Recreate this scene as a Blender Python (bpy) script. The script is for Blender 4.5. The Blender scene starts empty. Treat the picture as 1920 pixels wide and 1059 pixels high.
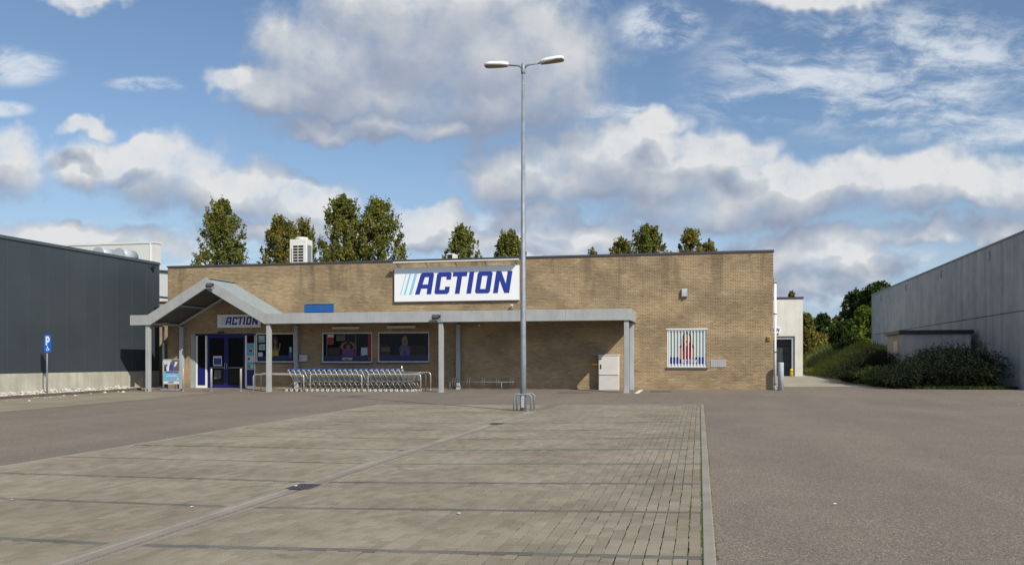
import bpy, bmesh, math, random
import numpy as np
from mathutils import Vector, Matrix
R_ = math.radians
random.seed(7); rng = np.random.default_rng(7)
SC = bpy.context.scene; COL = SC.collection

# ------------------------------------------------------------------ camera
CAMZ = 1.45; YAW = R_(12.96); FPX = 1655.0; HOR = 675.0
cam = bpy.data.cameras.new('camera'); camo = bpy.data.objects.new('camera', cam); COL.objects.link(camo)
cam.sensor_width = 36; cam.lens = 36*FPX/1920; cam.shift_y = (HOR-529.5)/1920
cam.clip_start = .1; cam.clip_end = 6000
camo.location = (0, 0, CAMZ); camo.rotation_euler = (R_(90), 0, YAW)
SC.camera = camo
FW = Vector((-math.sin(YAW), math.cos(YAW), 0)); RT = Vector((math.cos(YAW), math.sin(YAW), 0))

# ------------------------------------------------------------------ sun, view
SUN_TO = Vector((.755, -.656, .80)).normalized()
EL = math.asin(SUN_TO.z); AZ = math.atan2(SUN_TO.x, SUN_TO.y)
sl = bpy.data.lights.new('sun', 'SUN'); sl.energy = 5.0; sl.angle = R_(.53); sl.color = (1, .93, .82)
so = bpy.data.objects.new('sun', sl); COL.objects.link(so); so.location = (20, -20, 30)
so.rotation_euler = (-SUN_TO).to_track_quat('-Z', 'Y').to_euler()
SC.view_settings.view_transform = 'Standard'; SC.view_settings.look = 'None'
SC.view_settings.exposure = 0.0; SC.view_settings.gamma = 1; SC.view_settings.use_curve_mapping = False
SC.cycles.max_bounces = 4

# ------------------------------------------------------------------ node helper
class N:
    def __init__(s, tree): s.t = tree; s.l = tree.links
    def n(s, typ, **kw):
        nd = s.t.nodes.new(typ)
        for k, v in kw.items(): setattr(nd, k, v)
        return nd
    def link(s, a, b): s.l.new(a, b)
    def put(s, sock, v):
        if isinstance(v, bpy.types.NodeSocket): s.link(v, sock)
        elif v is not None: sock.default_value = v
    def math(s, op, a, b=None, c=None, clamp=False):
        nd = s.n('ShaderNodeMath', operation=op, use_clamp=clamp)
        for i, v in enumerate((a, b, c)):
            if v is not None: s.put(nd.inputs[i], v)
        return nd.outputs[0]
    def vmath(s, op, a, b=None, c=None):
        nd = s.n('ShaderNodeVectorMath', operation=op)
        for i, v in enumerate((a, b, c)):
            if v is not None: s.put(nd.inputs[i], v)
        return nd.outputs['Value'] if op in ('DOT_PRODUCT', 'LENGTH', 'DISTANCE') else nd.outputs[0]
    def vscale(s, a, k):
        nd = s.n('ShaderNodeVectorMath', operation='SCALE'); s.put(nd.inputs[0], a); s.put(nd.inputs['Scale'], k); return nd.outputs[0]
    def noise(s, vec=None, scale=5, detail=3, rough=.5, dist=0, color=False, dim='3D'):
        nd = s.n('ShaderNodeTexNoise'); nd.noise_dimensions = dim; nd.inputs['Scale'].default_value = scale; nd.inputs['Detail'].default_value = detail
        nd.inputs['Roughness'].default_value = rough; nd.inputs['Distortion'].default_value = dist
        if vec is not None: s.link(vec, nd.inputs['Vector'])
        return nd.outputs['Color' if color else 'Fac']
    def maprange(s, v, a, b, c=0, d=1, smooth=True):
        nd = s.n('ShaderNodeMapRange', interpolation_type='SMOOTHSTEP' if smooth else 'LINEAR')
        s.put(nd.inputs[0], v)
        for i, x in enumerate((a, b, c, d)): s.put(nd.inputs[i+1], x)
        return nd.outputs[0]
    def mix(s, fac, a, b, blend='MIX'):
        nd = s.n('ShaderNodeMix', data_type='RGBA', blend_type=blend)
        s.put(nd.inputs[0], fac); s.put(nd.inputs[6], col4(a)); s.put(nd.inputs[7], col4(b)); return nd.outputs[2]
    def mapping(s, vec, scale=(1, 1, 1), loc=(0, 0, 0), rot=(0, 0, 0)):
        nd = s.n('ShaderNodeMapping'); s.link(vec, nd.inputs[0]); nd.inputs['Scale'].default_value = scale
        nd.inputs['Location'].default_value = loc; nd.inputs['Rotation'].default_value = rot; return nd.outputs[0]
    def ramp(s, v, stops):
        nd = s.n('ShaderNodeValToRGB'); e = nd.color_ramp.elements
        while len(e) < len(stops): e.new(.5)
        for i, (p, c) in enumerate(stops): e[i].position = p; e[i].color = col4(c)
        s.link(v, nd.inputs[0]); return nd.outputs[0]
def col4(c):
    if isinstance(c, (tuple, list)) and len(c) == 3: return (*c, 1)
    return c

# ------------------------------------------------------------------ sky: physical sky with procedural clouds
world = bpy.data.worlds.new('World'); SC.world = world; world.use_nodes = True
wt = world.node_tree; wt.nodes.clear(); w = N(wt)
SKY_STR = .1
def px(x, y): return ((x-960)/FPX, (HOR-y)/FPX)
blobs = [(640,120,140,95),(780,85,215,125),(920,110,195,130),(555,158,120,40),(720,180,230,48),(1030,150,85,95),(455,152,62,28),(800,10,200,80),(920,180,180,50),
 (618,252,72,22),(730,243,190,24),(850,248,70,20),
 (215,315,95,48),(320,325,130,62),(430,355,110,48),(575,385,80,42),(250,268,50,18),(150,320,35,36),(-20,312,95,58),(160,240,45,16),
 (1000,305,85,52),(1150,295,150,62),(1050,340,160,44),(1270,300,140,46),(1240,355,130,40),(1385,290,65,40),(1230,235,60,25),
 (1340,385,190,46),(1480,352,160,46),(1590,330,85,34),(1300,395,150,34),
 (1740,345,95,44),(1850,348,95,46),(1700,365,70,32),
 (1010,415,80,32),(1120,440,110,24),(1560,462,95,42),(1470,475,90,32),(1640,490,60,22),
 (140,440,180,24),(275,452,65,26),(800,405,70,24),(860,440,70,22),(1880,425,80,24),(1520,540,110,20),(1530,-5,120,22),(170,-6,70,20),(530,440,140,24),(1000,455,140,22),(1560,500,110,26),(1700,430,120,22),(760,440,110,26)]
g = bpy.data.node_groups.new('cloud_field', 'ShaderNodeTree')
g.interface.new_socket('Vector', in_out='INPUT', socket_type='NodeSocketVector')
g.interface.new_socket('Density', in_out='OUTPUT', socket_type='NodeSocketFloat'); g.interface.new_socket('Body', in_out='OUTPUT', socket_type='NodeSocketFloat')
q = N(g); gi = q.n('NodeGroupInput'); go = q.n('NodeGroupOutput')
pv = gi.outputs['Vector']
def billow(vec, scale, detail=2, rough=.55):
    v = q.n('ShaderNodeTexVoronoi', feature='F1', voronoi_dimensions='2D'); v.normalize = True
    v.inputs['Scale'].default_value = scale; v.inputs['Detail'].default_value = detail; v.inputs['Roughness'].default_value = rough
    q.link(vec, v.inputs['Vector']); return q.math('SUBTRACT', .42, v.outputs['Distance'])
warp = q.vmath('SUBTRACT', q.noise(pv, 14, 3, .6, color=True, dim='2D'), (.5, .5, .5))
pw = q.vmath('ADD', pv, q.vscale(warp, .055))
acc = None
for (bx, by, rx, ry) in blobs:
    a, b = px(bx, by)
    d = q.vmath('MULTIPLY', q.vmath('SUBTRACT', pw, (a, b, 0)), (FPX/rx/1.1, FPX/ry/1.1, 0))
    v = q.math('SUBTRACT', 1.0, q.vmath('LENGTH', d))
    if acc is None: acc = v
    else:
        nd = q.n('ShaderNodeMath', operation='SMOOTH_MAX'); q.link(acc, nd.inputs[0]); q.link(v, nd.inputs[1]); nd.inputs[2].default_value = .22; acc = nd.outputs[0]
warp2 = q.vscale(q.vmath('SUBTRACT', q.noise(pv, 30, 2, .6, color=True, dim='2D'), (.5, .5, .5)), .025)
pb = q.vmath('ADD', pv, warp2)
nz = q.math('ADD', q.math('MULTIPLY', billow(pb, 12), .62), q.math('MULTIPLY', q.math('SUBTRACT', q.noise(pv, 15, 7, .62, dim='2D'), .5), 1.35))
Dv = q.math('ADD', q.math('MINIMUM', q.math('MULTIPLY', q.math('ADD', acc, .17), 1.3), .62), nz)
q.link(Dv, go.inputs[0]); q.link(acc, go.inputs[1])

tc = w.n('ShaderNodeTexCoord'); dirv = tc.outputs['Generated']
sky = w.n('ShaderNodeTexSky', sky_type='NISHITA'); sky.sun_disc = False; sky.sun_elevation = EL; sky.sun_rotation = AZ
sky.air_density = 1.0; sky.dust_density = .7; sky.ozone_density = 1.6
fwd = w.vmath('DOT_PRODUCT', dirv, tuple(FW)); fw = w.math('MAXIMUM', fwd, .12)
av = w.math('DIVIDE', w.vmath('DOT_PRODUCT', dirv, tuple(RT)), fw)
sep = w.n('ShaderNodeSeparateXYZ'); w.link(dirv, sep.inputs[0]); bv = w.math('DIVIDE', sep.outputs[2], fw)
cmb = w.n('ShaderNodeCombineXYZ'); w.link(av, cmb.inputs[0]); w.link(bv, cmb.inputs[1]); pvec = cmb.outputs[0]
m1 = w.maprange(w.math('ABSOLUTE', av), .6, .72); m2 = w.maprange(bv, .42, .55)
mask = w.math('MAXIMUM', w.math('MAXIMUM', m1, m2), w.maprange(fwd, .3, .15))
gen = w.math('MULTIPLY', w.math('SUBTRACT', w.noise(w.mapping(dirv, (1, 1, 2.2)), 3.1, 6, .56, .3), .62), 4.0)
def mixf(f, a, b_):
    nd = w.n('ShaderNodeMix', data_type='FLOAT'); w.link(f, nd.inputs[0]); w.link(a, nd.inputs[2]); w.put(nd.inputs[3], b_); return nd.outputs[0]
def field(off):
    nd = w.n('ShaderNodeGroup'); nd.node_tree = g
    w.link(w.vmath('ADD', pvec, (*off, 0)) if any(off) else pvec, nd.inputs['Vector']); return nd.outputs
F0_ = field((0, 0)); F1_ = field((.010, .040))
D0 = mixf(mask, F0_[0], gen); grad = mixf(mask, w.math('ADD', w.math('MULTIPLY', w.math('SUBTRACT', F0_[0], F1_[0]), .34), w.math('MULTIPLY', w.math('SUBTRACT', F0_[1], F1_[1]), .60)), w.math('MULTIPLY', gen, -.1))
alpha = w.maprange(D0, -.18, .86)
thick = w.maprange(D0, .15, 1.1)
shade = w.math('ADD', grad, w.math('SUBTRACT', .455, w.math('MULTIPLY', thick, .10)), clamp=True)
K = 1/SKY_STR
cc = w.ramp(shade, [(0, (.29*K, .34*K, .45*K)), (.3, (.38*K, .43*K, .53*K)), (.6, (.51*K, .545*K, .605*K)), (.85, (.62*K, .645*K, .675*K)), (1, (.75*K, .76*K, .77*K))])
# thin cirrus
cir_mask = None
for (bx, by, rx, ry) in [(1650,130,380,150),(1240,50,100,55),(1830,240,200,50),(1500,195,250,45),(280,158,90,16),(20,125,110,42),(0,205,70,18),(1900,310,120,26),(1150,210,90,20),(900,455,500,60),(1500,520,500,70),(200,470,400,60)]:
    a, b = px(bx, by)
    v = w.math('SUBTRACT', 1.0, w.vmath('LENGTH', w.vmath('MULTIPLY', w.vmath('SUBTRACT', pvec, (a, b, 0)), (FPX/rx, FPX/ry, 0))))
    cir_mask = v if cir_mask is None else w.math('MAXIMUM', cir_mask, v)
cir_mask = w.math('MAXIMUM', w.maprange(cir_mask, -.1, .5), w.math('MULTIPLY', mask, .5))
wp = w.vmath('ADD', w.mapping(pvec, (1, 2.6, 1), rot=(0, 0, R_(9))), w.vscale(w.vmath('SUBTRACT', w.noise(pvec, 6, 3, .55, color=True, dim='2D'), (.5, .5, .5)), .11))
cn = w.noise(wp, 8.5, 7, .66, .15, dim='2D')
calpha = w.math('MULTIPLY', w.math('MULTIPLY', w.maprange(cn, .36, .70), cir_mask), .85)
skc = w.mix(1.0, sky.outputs[0], (1.02, 1.08, 1.14), 'MULTIPLY')
low = w.maprange(sep.outputs[2], -.02, .26, .85, 0)
skc = w.mix(low, skc, (.36*K, .49*K, .68*K))
c1 = w.mix(calpha, skc, (.72*K, .77*K, .83*K))
c2 = w.mix(alpha, c1, cc)
bg = w.n('ShaderNodeBackground'); w.link(c2, bg.inputs[0]); bg.inputs[1].default_value = SKY_STR
wo = w.n('ShaderNodeOutputWorld'); w.link(bg.outputs[0], wo.inputs[0])

# ------------------------------------------------------------------ ground height and measuring helpers
def sstep(t): t = np.clip(t, 0, 1); return t*t*(3-2*t)
def G(x, y):
    xx = np.clip(x, -45, 40); yy = np.clip(y, -30, 90)
    r = -.25 + .005*xx + .0088*yy + .07*sstep((np.asarray(y, float)-37.6)/2.0) + .022*np.clip(np.asarray(x, float)+5.0, 0, 5)*(1-sstep((np.asarray(y, float)-20)/10.0))
    return r if isinstance(x, np.ndarray) or isinstance(y, np.ndarray) else float(r)
def ray(x, y): return FW + RT*((x-960)/FPX) + Vector((0, 0, 1))*((HOR-y)/FPX)
def atY(x, y, Y):                                    # point of the plane Y seen at a measured place in the photograph
    d = ray(x, y); return Vector((0, 0, CAMZ)) + d*(Y/d.y)
def XZ(x, y, Y): p = atY(x, y, Y); return p.x, p.z
def atX(x, y, X):
    d = ray(x, y); return Vector((0, 0, CAMZ)) + d*(X/d.x)
def gnd(x, y):
    d = ray(x, y); t = -1.7/(d.z-.005*d.x-.0088*d.y)
    for _ in range(8): t = (G(d.x*t, d.y*t)-CAMZ)/d.z*.7+t*.3
    p = d*t
    return Vector((p.x, p.y, G(p.x, p.y)))

# ------------------------------------------------------------------ materials
MATS = {}
def mat(name, base=(.5, .5, .5), rough=.6, metal=0, var=.0, vscale=3, bump=0, bscale=60, spec=.5, extra=None, coat=0):
    if name in MATS: return MATS[name]
    m = bpy.data.materials.new(name); m.use_nodes = True; t = m.node_tree; t.nodes.clear(); n = N(t)
    b = n.n('ShaderNodeBsdfPrincipled'); o = n.n('ShaderNodeOutputMaterial'); n.link(b.outputs[0], o.inputs[0])
    b.inputs['Roughness'].default_value = rough; b.inputs['Metallic'].default_value = metal; b.inputs['Specular IOR Level'].default_value = spec
    b.inputs['Coat Weight'].default_value = coat
    co = n.n('ShaderNodeTexCoord').outputs['Object']
    c = col4(base)
    if var:
        f = n.noise(co, vscale, 5, .6); f2 = n.noise(co, vscale*9, 3, .6)
        f = n.math('ADD', n.math('MULTIPLY', f, .65), n.math('MULTIPLY', f2, .35))
        lo = tuple(x*(1-var) for x in base); hi = tuple(min(1, x*(1+var)) for x in base)
        c = n.mix(n.maprange(f, .3, .7), lo, hi)
    if extra: c = extra(n, b, co, c)
    n.put(b.inputs['Base Color'], c)
    if bump:
        bn = n.n('ShaderNodeBump'); bn.inputs['Strength'].default_value = bump; bn.inputs['Distance'].default_value = .01
        n.link(n.noise(co, bscale, 3, .6), bn.inputs['Height']); n.link(bn.outputs[0], b.inputs['Normal'])
    MATS[name] = m; return m

def island_rand(n):
    a = n.n('ShaderNodeNewGeometry').outputs['Random Per Island']; b = n.n('ShaderNodeObjectInfo').outputs['Random']
    return n.math('FRACT', n.math('ADD', a, b))
def wpos(n): return n.n('ShaderNodeNewGeometry').outputs['Position']

def x_asphalt(n, b, co, c):
    p = wpos(n)
    v = n.n('ShaderNodeTexVoronoi'); v.inputs['Scale'].default_value = 95; n.link(p, v.inputs['Vector'])
    stone = n.ramp(n.vmath('DOT_PRODUCT', v.outputs['Color'], (.33, .33, .33)), [(.12, (.078, .064, .052)), (.5, (.178, .150, .123)), (.75, (.258, .220, .181)), (.95, (.44, .39, .32))])
    fine = n.mix(n.maprange(n.noise(p, 45, 4, .7), .3, .7), (.78, .77, .76), (1.2, 1.2, 1.2))
    c = n.mix(1, stone, fine, 'MULTIPLY')
    big = n.noise(p, .16, 5, .6); trk = n.noise(n.mapping(p, (.9, .12, 1)), .9, 4, .6)
    f = n.math('ADD', n.math('MULTIPLY', big, .6), n.math('MULTIPLY', trk, .4))
    c = n.mix(1, c, n.mix(n.maprange(f, .35, .65), (.90, .90, .90), (1.12, 1.115, 1.10)), 'MULTIPLY')
    spot = n.maprange(n.noise(p, 1.7, 4, .6), .66, .72)
    c = n.mix(n.math('MULTIPLY', spot, .3), c, (.06, .055, .05))
    vc = n.n('ShaderNodeTexVoronoi', feature='DISTANCE_TO_EDGE', voronoi_dimensions='2D'); vc.inputs['Scale'].default_value = .16
    n.link(n.vmath('ADD', p, n.vscale(n.noise(p, .9, 5, .65, color=True), 1.3)), vc.inputs['Vector'])
    crack = n.math('MULTIPLY', n.maprange(vc.outputs['Distance'], .0008, .004, 1, 0), n.maprange(n.noise(p, .22, 3, .5), .5, .6))
    c = n.mix(n.math('MULTIPLY', crack, .6), c, (.045, .04, .034))
    patch = n.maprange(n.noise(n.mapping(p, (.5, .22, 1), (3, 1, 0)), .55, 3, .45), .55, .60)
    c = n.mix(n.math('MULTIPLY', patch, .13), c, (.10, .088, .075))
    bn = n.n('ShaderNodeBump'); bn.inputs['Strength'].default_value = .35; bn.inputs['Distance'].default_value = .006
    n.link(v.outputs['Distance'], bn.inputs['Height']); n.link(bn.outputs[0], b.inputs['Normal'])
    return c
mat('asphalt', rough=.92, extra=x_asphalt, spec=.25)
def paver_extra(lo, mid, hi):
    def fx(n, b, co, c):
        p = wpos(n); r = island_rand(n)
        c = n.ramp(r, [(0, lo), (.5, mid), (1, hi)])
        sp = n.noise(p, 160, 4, .7); c = n.mix(1, c, n.mix(n.maprange(sp, .3, .7), (.82, .82, .81), (1.17, 1.17, 1.16)), 'MULTIPLY')
        st = n.noise(p, .5, 6, .62); c = n.mix(1, c, n.mix(n.maprange(st, .36, .64), (.84, .83, .80), (1.1, 1.1, 1.1)), 'MULTIPLY')
        oil = n.maprange(n.noise(n.mapping(p, (.8, 1.5, 1)), 1.3, 5, .62, .4), .63, .73)
        c = n.mix(n.math('MULTIPLY', oil, .55), c, (.075, .066, .052))
        pale = n.maprange(n.noise(n.mapping(p, (.6, 1.2, 1), (7, 3, 0)), .7, 5, .62), .60, .74)
        c = n.mix(n.math('MULTIPLY', pale, .3), c, (.36, .33, .27))
        bn = n.n('ShaderNodeBump'); bn.inputs['Strength'].default_value = .25; bn.inputs['Distance'].default_value = .004
        n.link(sp, bn.inputs['Height']); n.link(bn.outputs[0], b.inputs['Normal'])
        return c
    return fx
mat('paver', rough=.9, spec=.3, extra=paver_extra((.205, .179, .136), (.238, .208, .159), (.265, .234, .182)))
mat('paver_dark', rough=.9, spec=.3, extra=paver_extra((.115, .111, .10), (.134, .129, .116), (.152, .146, .13)))
def x_joint(n, b, co, c):
    p = wpos(n); s = n.n('ShaderNodeSeparateXYZ'); n.link(p, s.inputs[0])
    f = n.maprange(n.noise(p, 2.2, 5, .65), .46, .6)
    edge = n.maprange(s.outputs[0], -2.0, -.6)
    c = n.mix(n.math('MULTIPLY', f, n.math('ADD', .18, n.math('MULTIPLY', edge, .8)), clamp=True), (.055, .046, .032), (.12, .15, .022))
    return c
mat('paver_joint', rough=1, extra=x_joint, spec=.1)
def conc(lo, hi, streak=.25):
    def fx(n, b, co, c):
        p = wpos(n)
        a = n.noise(p, .9, 6, .62); s = n.noise(n.mapping(p, (3.1, 3.1, .16)), .9, 6, .72, .3); f = n.noise(p, 70, 4, .7)
        c = n.mix(n.maprange(a, .3, .7), lo, hi)
        c = n.mix(1, c, n.mix(n.maprange(s, .32, .68), (1-streak,)*3, (1+streak*.6,)*3), 'MULTIPLY')
        return n.mix(1, c, n.mix(n.maprange(f, .3, .7), (.9,)*3, (1.1,)*3), 'MULTIPLY')
    return fx
mat('concrete_panel', rough=.9, extra=conc((.345, .35, .36), (.445, .445, .445), .17), bump=.15, bscale=35)
mat('concrete_plinth', rough=.9, extra=conc((.36, .34, .28), (.46, .44, .37), .16), bump=.1)
mat('concrete_kerb', rough=.9, extra=conc((.215, .20, .165), (.275, .255, .215), .08), bump=.2)
mat('concrete_gutter', rough=.9, extra=conc((.20, .178, .15), (.27, .24, .20), .06), bump=.2)
mat('concrete_drive', rough=.92, extra=conc((.27, .25, .20), (.36, .335, .27), .06), bump=.2)
mat('concrete_white', rough=.85, extra=conc((.60, .60, .54), (.70, .70, .64), .08))
mat('shed_wall', rough=.85, extra=conc((.42, .40, .36), (.50, .475, .43), .15))
def x_brick(n, b, co, c):
    p = wpos(n); r = island_rand(n)
    c = n.ramp(r, [(0, (.29, .213, .128)), (.10, (.34, .253, .152)), (.5, (.365, .277, .169)), (.9, (.385, .296, .184)), (1, (.43, .348, .232))])
    big = n.noise(n.mapping(p, (.5, .5, .8)), 1.1, 5, .6)
    c = n.mix(1, c, n.mix(n.maprange(big, .35, .66), (.74, .73, .74), (1.1, 1.09, 1.06)), 'MULTIPLY')
    s = n.n('ShaderNodeSeparateXYZ'); n.link(p, s.inputs[0])
    run = n.math('MULTIPLY', n.maprange(n.noise(n.mapping(p, (1.3, 1, .22)), 1.2, 4, .6), .5, .66), n.maprange(s.outputs[2], 3.0, 6.2))
    c = n.mix(n.math('MULTIPLY', run, .5), c, (.10, .078, .055))
    ef = n.math('MULTIPLY', n.maprange(n.noise(p, 3.2, 5, .65), .62, .7), .25)
    c = n.mix(ef, c, (.42, .38, .30))
    return n.mix(1, c, n.mix(n.maprange(n.noise(p, 90, 3, .7), .3, .7), (.85,)*3, (1.15,)*3), 'MULTIPLY')
mat('brick', rough=.9, extra=x_brick, spec=.2)
mat('mortar', (.32, .25, .165), .95, var=.2, vscale=2)
mat('coping', (.055, .052, .058), .5, var=.15)
def x_rain(n, b, co, c):
    p = wpos(n); st = n.noise(n.mapping(p, (7, 7, .5)), 1.1, 5, .7); d = n.noise(p, 1.4, 5, .65)
    c = n.mix(1, c, n.mix(n.maprange(st, .35, .7), (1.02,)*3, (.93, .925, .915)), 'MULTIPLY')
    return n.mix(1, c, n.mix(n.maprange(d, .3, .7), (.93,)*3, (1.05,)*3), 'MULTIPLY')
mat('grey_paint', (.335, .355, .355), .5, var=.06, vscale=1.2, extra=x_rain)
mat('grey_paint_dull', (.36, .39, .43), .55, var=.1, vscale=2)
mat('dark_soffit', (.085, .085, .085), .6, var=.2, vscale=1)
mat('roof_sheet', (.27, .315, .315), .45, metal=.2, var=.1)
mat('galvanised', (.215, .245, .28), .55, metal=.2, var=.18, vscale=6)
mat('stainless', (.60, .59, .56), .32, metal=.55, var=.05)
mat('dull_steel', (.14, .15, .16), .6)
mat('duct', (.42, .46, .48), .4, metal=.2, var=.1)
mat('chrome', (.40, .41, .405), .34, metal=.6)
mat('wire', (.25, .265, .26), .45, metal=.2)
def x_clad(n, b, co, c):
    p = wpos(n); f = n.noise(p, .35, 4, .55); c = n.mix(n.maprange(f, .3, .7), (.037, .048, .057), (.047, .060, .070))
    return c
mat('cladding', rough=.42, extra=x_clad, spec=.4)
mat('cladding_trim', (.06, .08, .092), .4)
mat('white_paint', (.74, .75, .74), .45, var=.04)
mat('off_white', (.66, .66, .60), .55, var=.07, vscale=2)
mat('lamp_white', (.78, .80, .78), .4)
mat('diffuser', (.22, .19, .15), .3)
mat('white_metal', (.60, .61, .59), .6, var=.06, vscale=.4)
mat('pvc_white', (.78, .78, .80), .35)
mat('black', (.015, .015, .016), .5)
mat('dark_grey', (.05, .05, .055), .6)
mat('rubber', (.03, .03, .032), .8)
mat('sill', (.10, .10, .105), .6)
mat('glass', (.008, .009, .010), .05, spec=.16)
mat('glass_light', (.38, .47, .44), .12, spec=.5)
mat('lens', (.07, .075, .075), .25)
mat('logo_blue', (.015, .035, .27), .45)
mat('logo_cyan', (.23, .55, .78), .45)
mat('sign_white', (.80, .81, .83), .4)
mat('door_blue', (.007, .012, .13), .35)
mat('band_blue', (.010, .014, .10), .35)
mat('sign_blue', (.006, .13, .60), .35)
mat('louvre_blue', (.02, .11, .36), .45)
mat('handle_blue', (.015, .07, .33), .55)
mat('yellow', (.75, .50, .01), .5)
mat('yellow_dull', (.42, .26, .03), .6)
mat('red_print', (.30, .02, .035), .5); mat('yellow_print', (.34, .26, .02), .5); mat('purple_print', (.13, .035, .19), .5)
mat('skin_shaded', (.18, .09, .055), .5); mat('skin_lit', (.52, .29, .20), .5); mat('hair_dark', (.035, .018, .012), .6); mat('hair_light', (.26, .17, .10), .6)  # darker skin has shade painted into its colour; skin_lit is the unshaded copy
mat('cyan_print', (.12, .38, .56), .5); mat('pale_print', (.42, .51, .54), .5); mat('white_print', (.60, .60, .60), .5)
mat('grey_print', (.10, .105, .12), .5); mat('orange_print', (.55, .20, .08), .5); mat('brown_print', (.12, .08, .06), .5); mat('blue_print', (.02, .06, .26), .5)
mat('box_print', (.035, .024, .018), .6)
mat('cabinet', (.56, .55, .52), .6, var=.07, vscale=1.5)
mat('cabinet_base', (.52, .51, .48), .8, var=.08, vscale=3)
def x_bollard(n, b, co, c):
    f = n.maprange(n.noise(co, 5, 4, .6), .64, .68); return n.mix(f, c, (.55, .33, .02))
mat('grey_bollard', (.40, .43, .48), .55, var=.15, vscale=4, extra=x_bollard)
mat('stone', (.60, .58, .54), .85, extra=lambda n, b, co, c: n.ramp(island_rand(n), [(0, (.16, .14, .115)), (.3, (.30, .28, .25)), (.6, (.45, .43, .40)), (1, (.62, .60, .57))]))
mat('soil', (.10, .085, .06), 1, var=.4, vscale=4, bump=.4, bscale=20)
mat('edge_board', (.095, .08, .058), .9, var=.25, vscale=3)
def leafmat(name, stops, trans=.45):
    m = bpy.data.materials.new(name); m.use_nodes = True; t = m.node_tree; t.nodes.clear(); n = N(t)
    p = wpos(n); r = n.n('ShaderNodeNewGeometry').outputs['Random Per Island']
    f = n.math('ADD', n.math('MULTIPLY', r, .55), n.math('MULTIPLY', n.maprange(n.noise(p, .8, 3, .6), .3, .7), .45))
    c = n.ramp(f, stops)
    a = n.n('ShaderNodeBsdfPrincipled'); a.inputs['Roughness'].default_value = .6; a.inputs['Specular IOR Level'].default_value = .2; n.link(c, a.inputs['Base Color'])
    tr = n.n('ShaderNodeBsdfTranslucent'); n.link(c, tr.inputs[0])
    mx = n.n('ShaderNodeMixShader'); mx.inputs[0].default_value = trans; n.link(a.outputs[0], mx.inputs[1]); n.link(tr.outputs[0], mx.inputs[2])
    o = n.n('ShaderNodeOutputMaterial'); n.link(mx.outputs[0], o.inputs[0]); MATS[name] = m; return m
leafmat('leaf_maple', [(0, (.075, .095, .022)), (.4, (.150, .172, .034)), (.75, (.245, .235, .045)), (1, (.34, .275, .058))])
leafmat('leaf_olive', [(0, (.10, .11, .027)), (.5, (.215, .205, .042)), (1, (.36, .28, .062))])
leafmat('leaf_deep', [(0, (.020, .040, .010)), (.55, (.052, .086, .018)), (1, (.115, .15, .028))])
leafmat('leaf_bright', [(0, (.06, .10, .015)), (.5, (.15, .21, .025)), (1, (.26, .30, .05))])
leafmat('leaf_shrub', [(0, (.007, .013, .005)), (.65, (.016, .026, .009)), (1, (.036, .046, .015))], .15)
leafmat('moss_leaf', [(0, (.10, .13, .02)), (.5, (.17, .20, .03)), (1, (.26, .27, .05))])
leafmat('grass_blade', [(0, (.08, .115, .02)), (.5, (.17, .20, .04)), (1, (.30, .28, .10))])
mat('dark_bark', (.025, .02, .016), .9)
mat('bark', (.09, .075, .055), .9, var=.3, vscale=8)
def x_grass(n, b, co, c):
    p = wpos(n); f = n.noise(p, .12, 6, .65); f2 = n.noise(p, 2.5, 5, .7)
    c = n.ramp(n.math('ADD', n.math('MULTIPLY', f, .6), n.math('MULTIPLY', f2, .4)), [(.3, (.065, .085, .024)), (.5, (.12, .135, .042)), (.68, (.21, .195, .085))])
    return c
mat('grass', rough=1, extra=x_grass, spec=.1)

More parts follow.
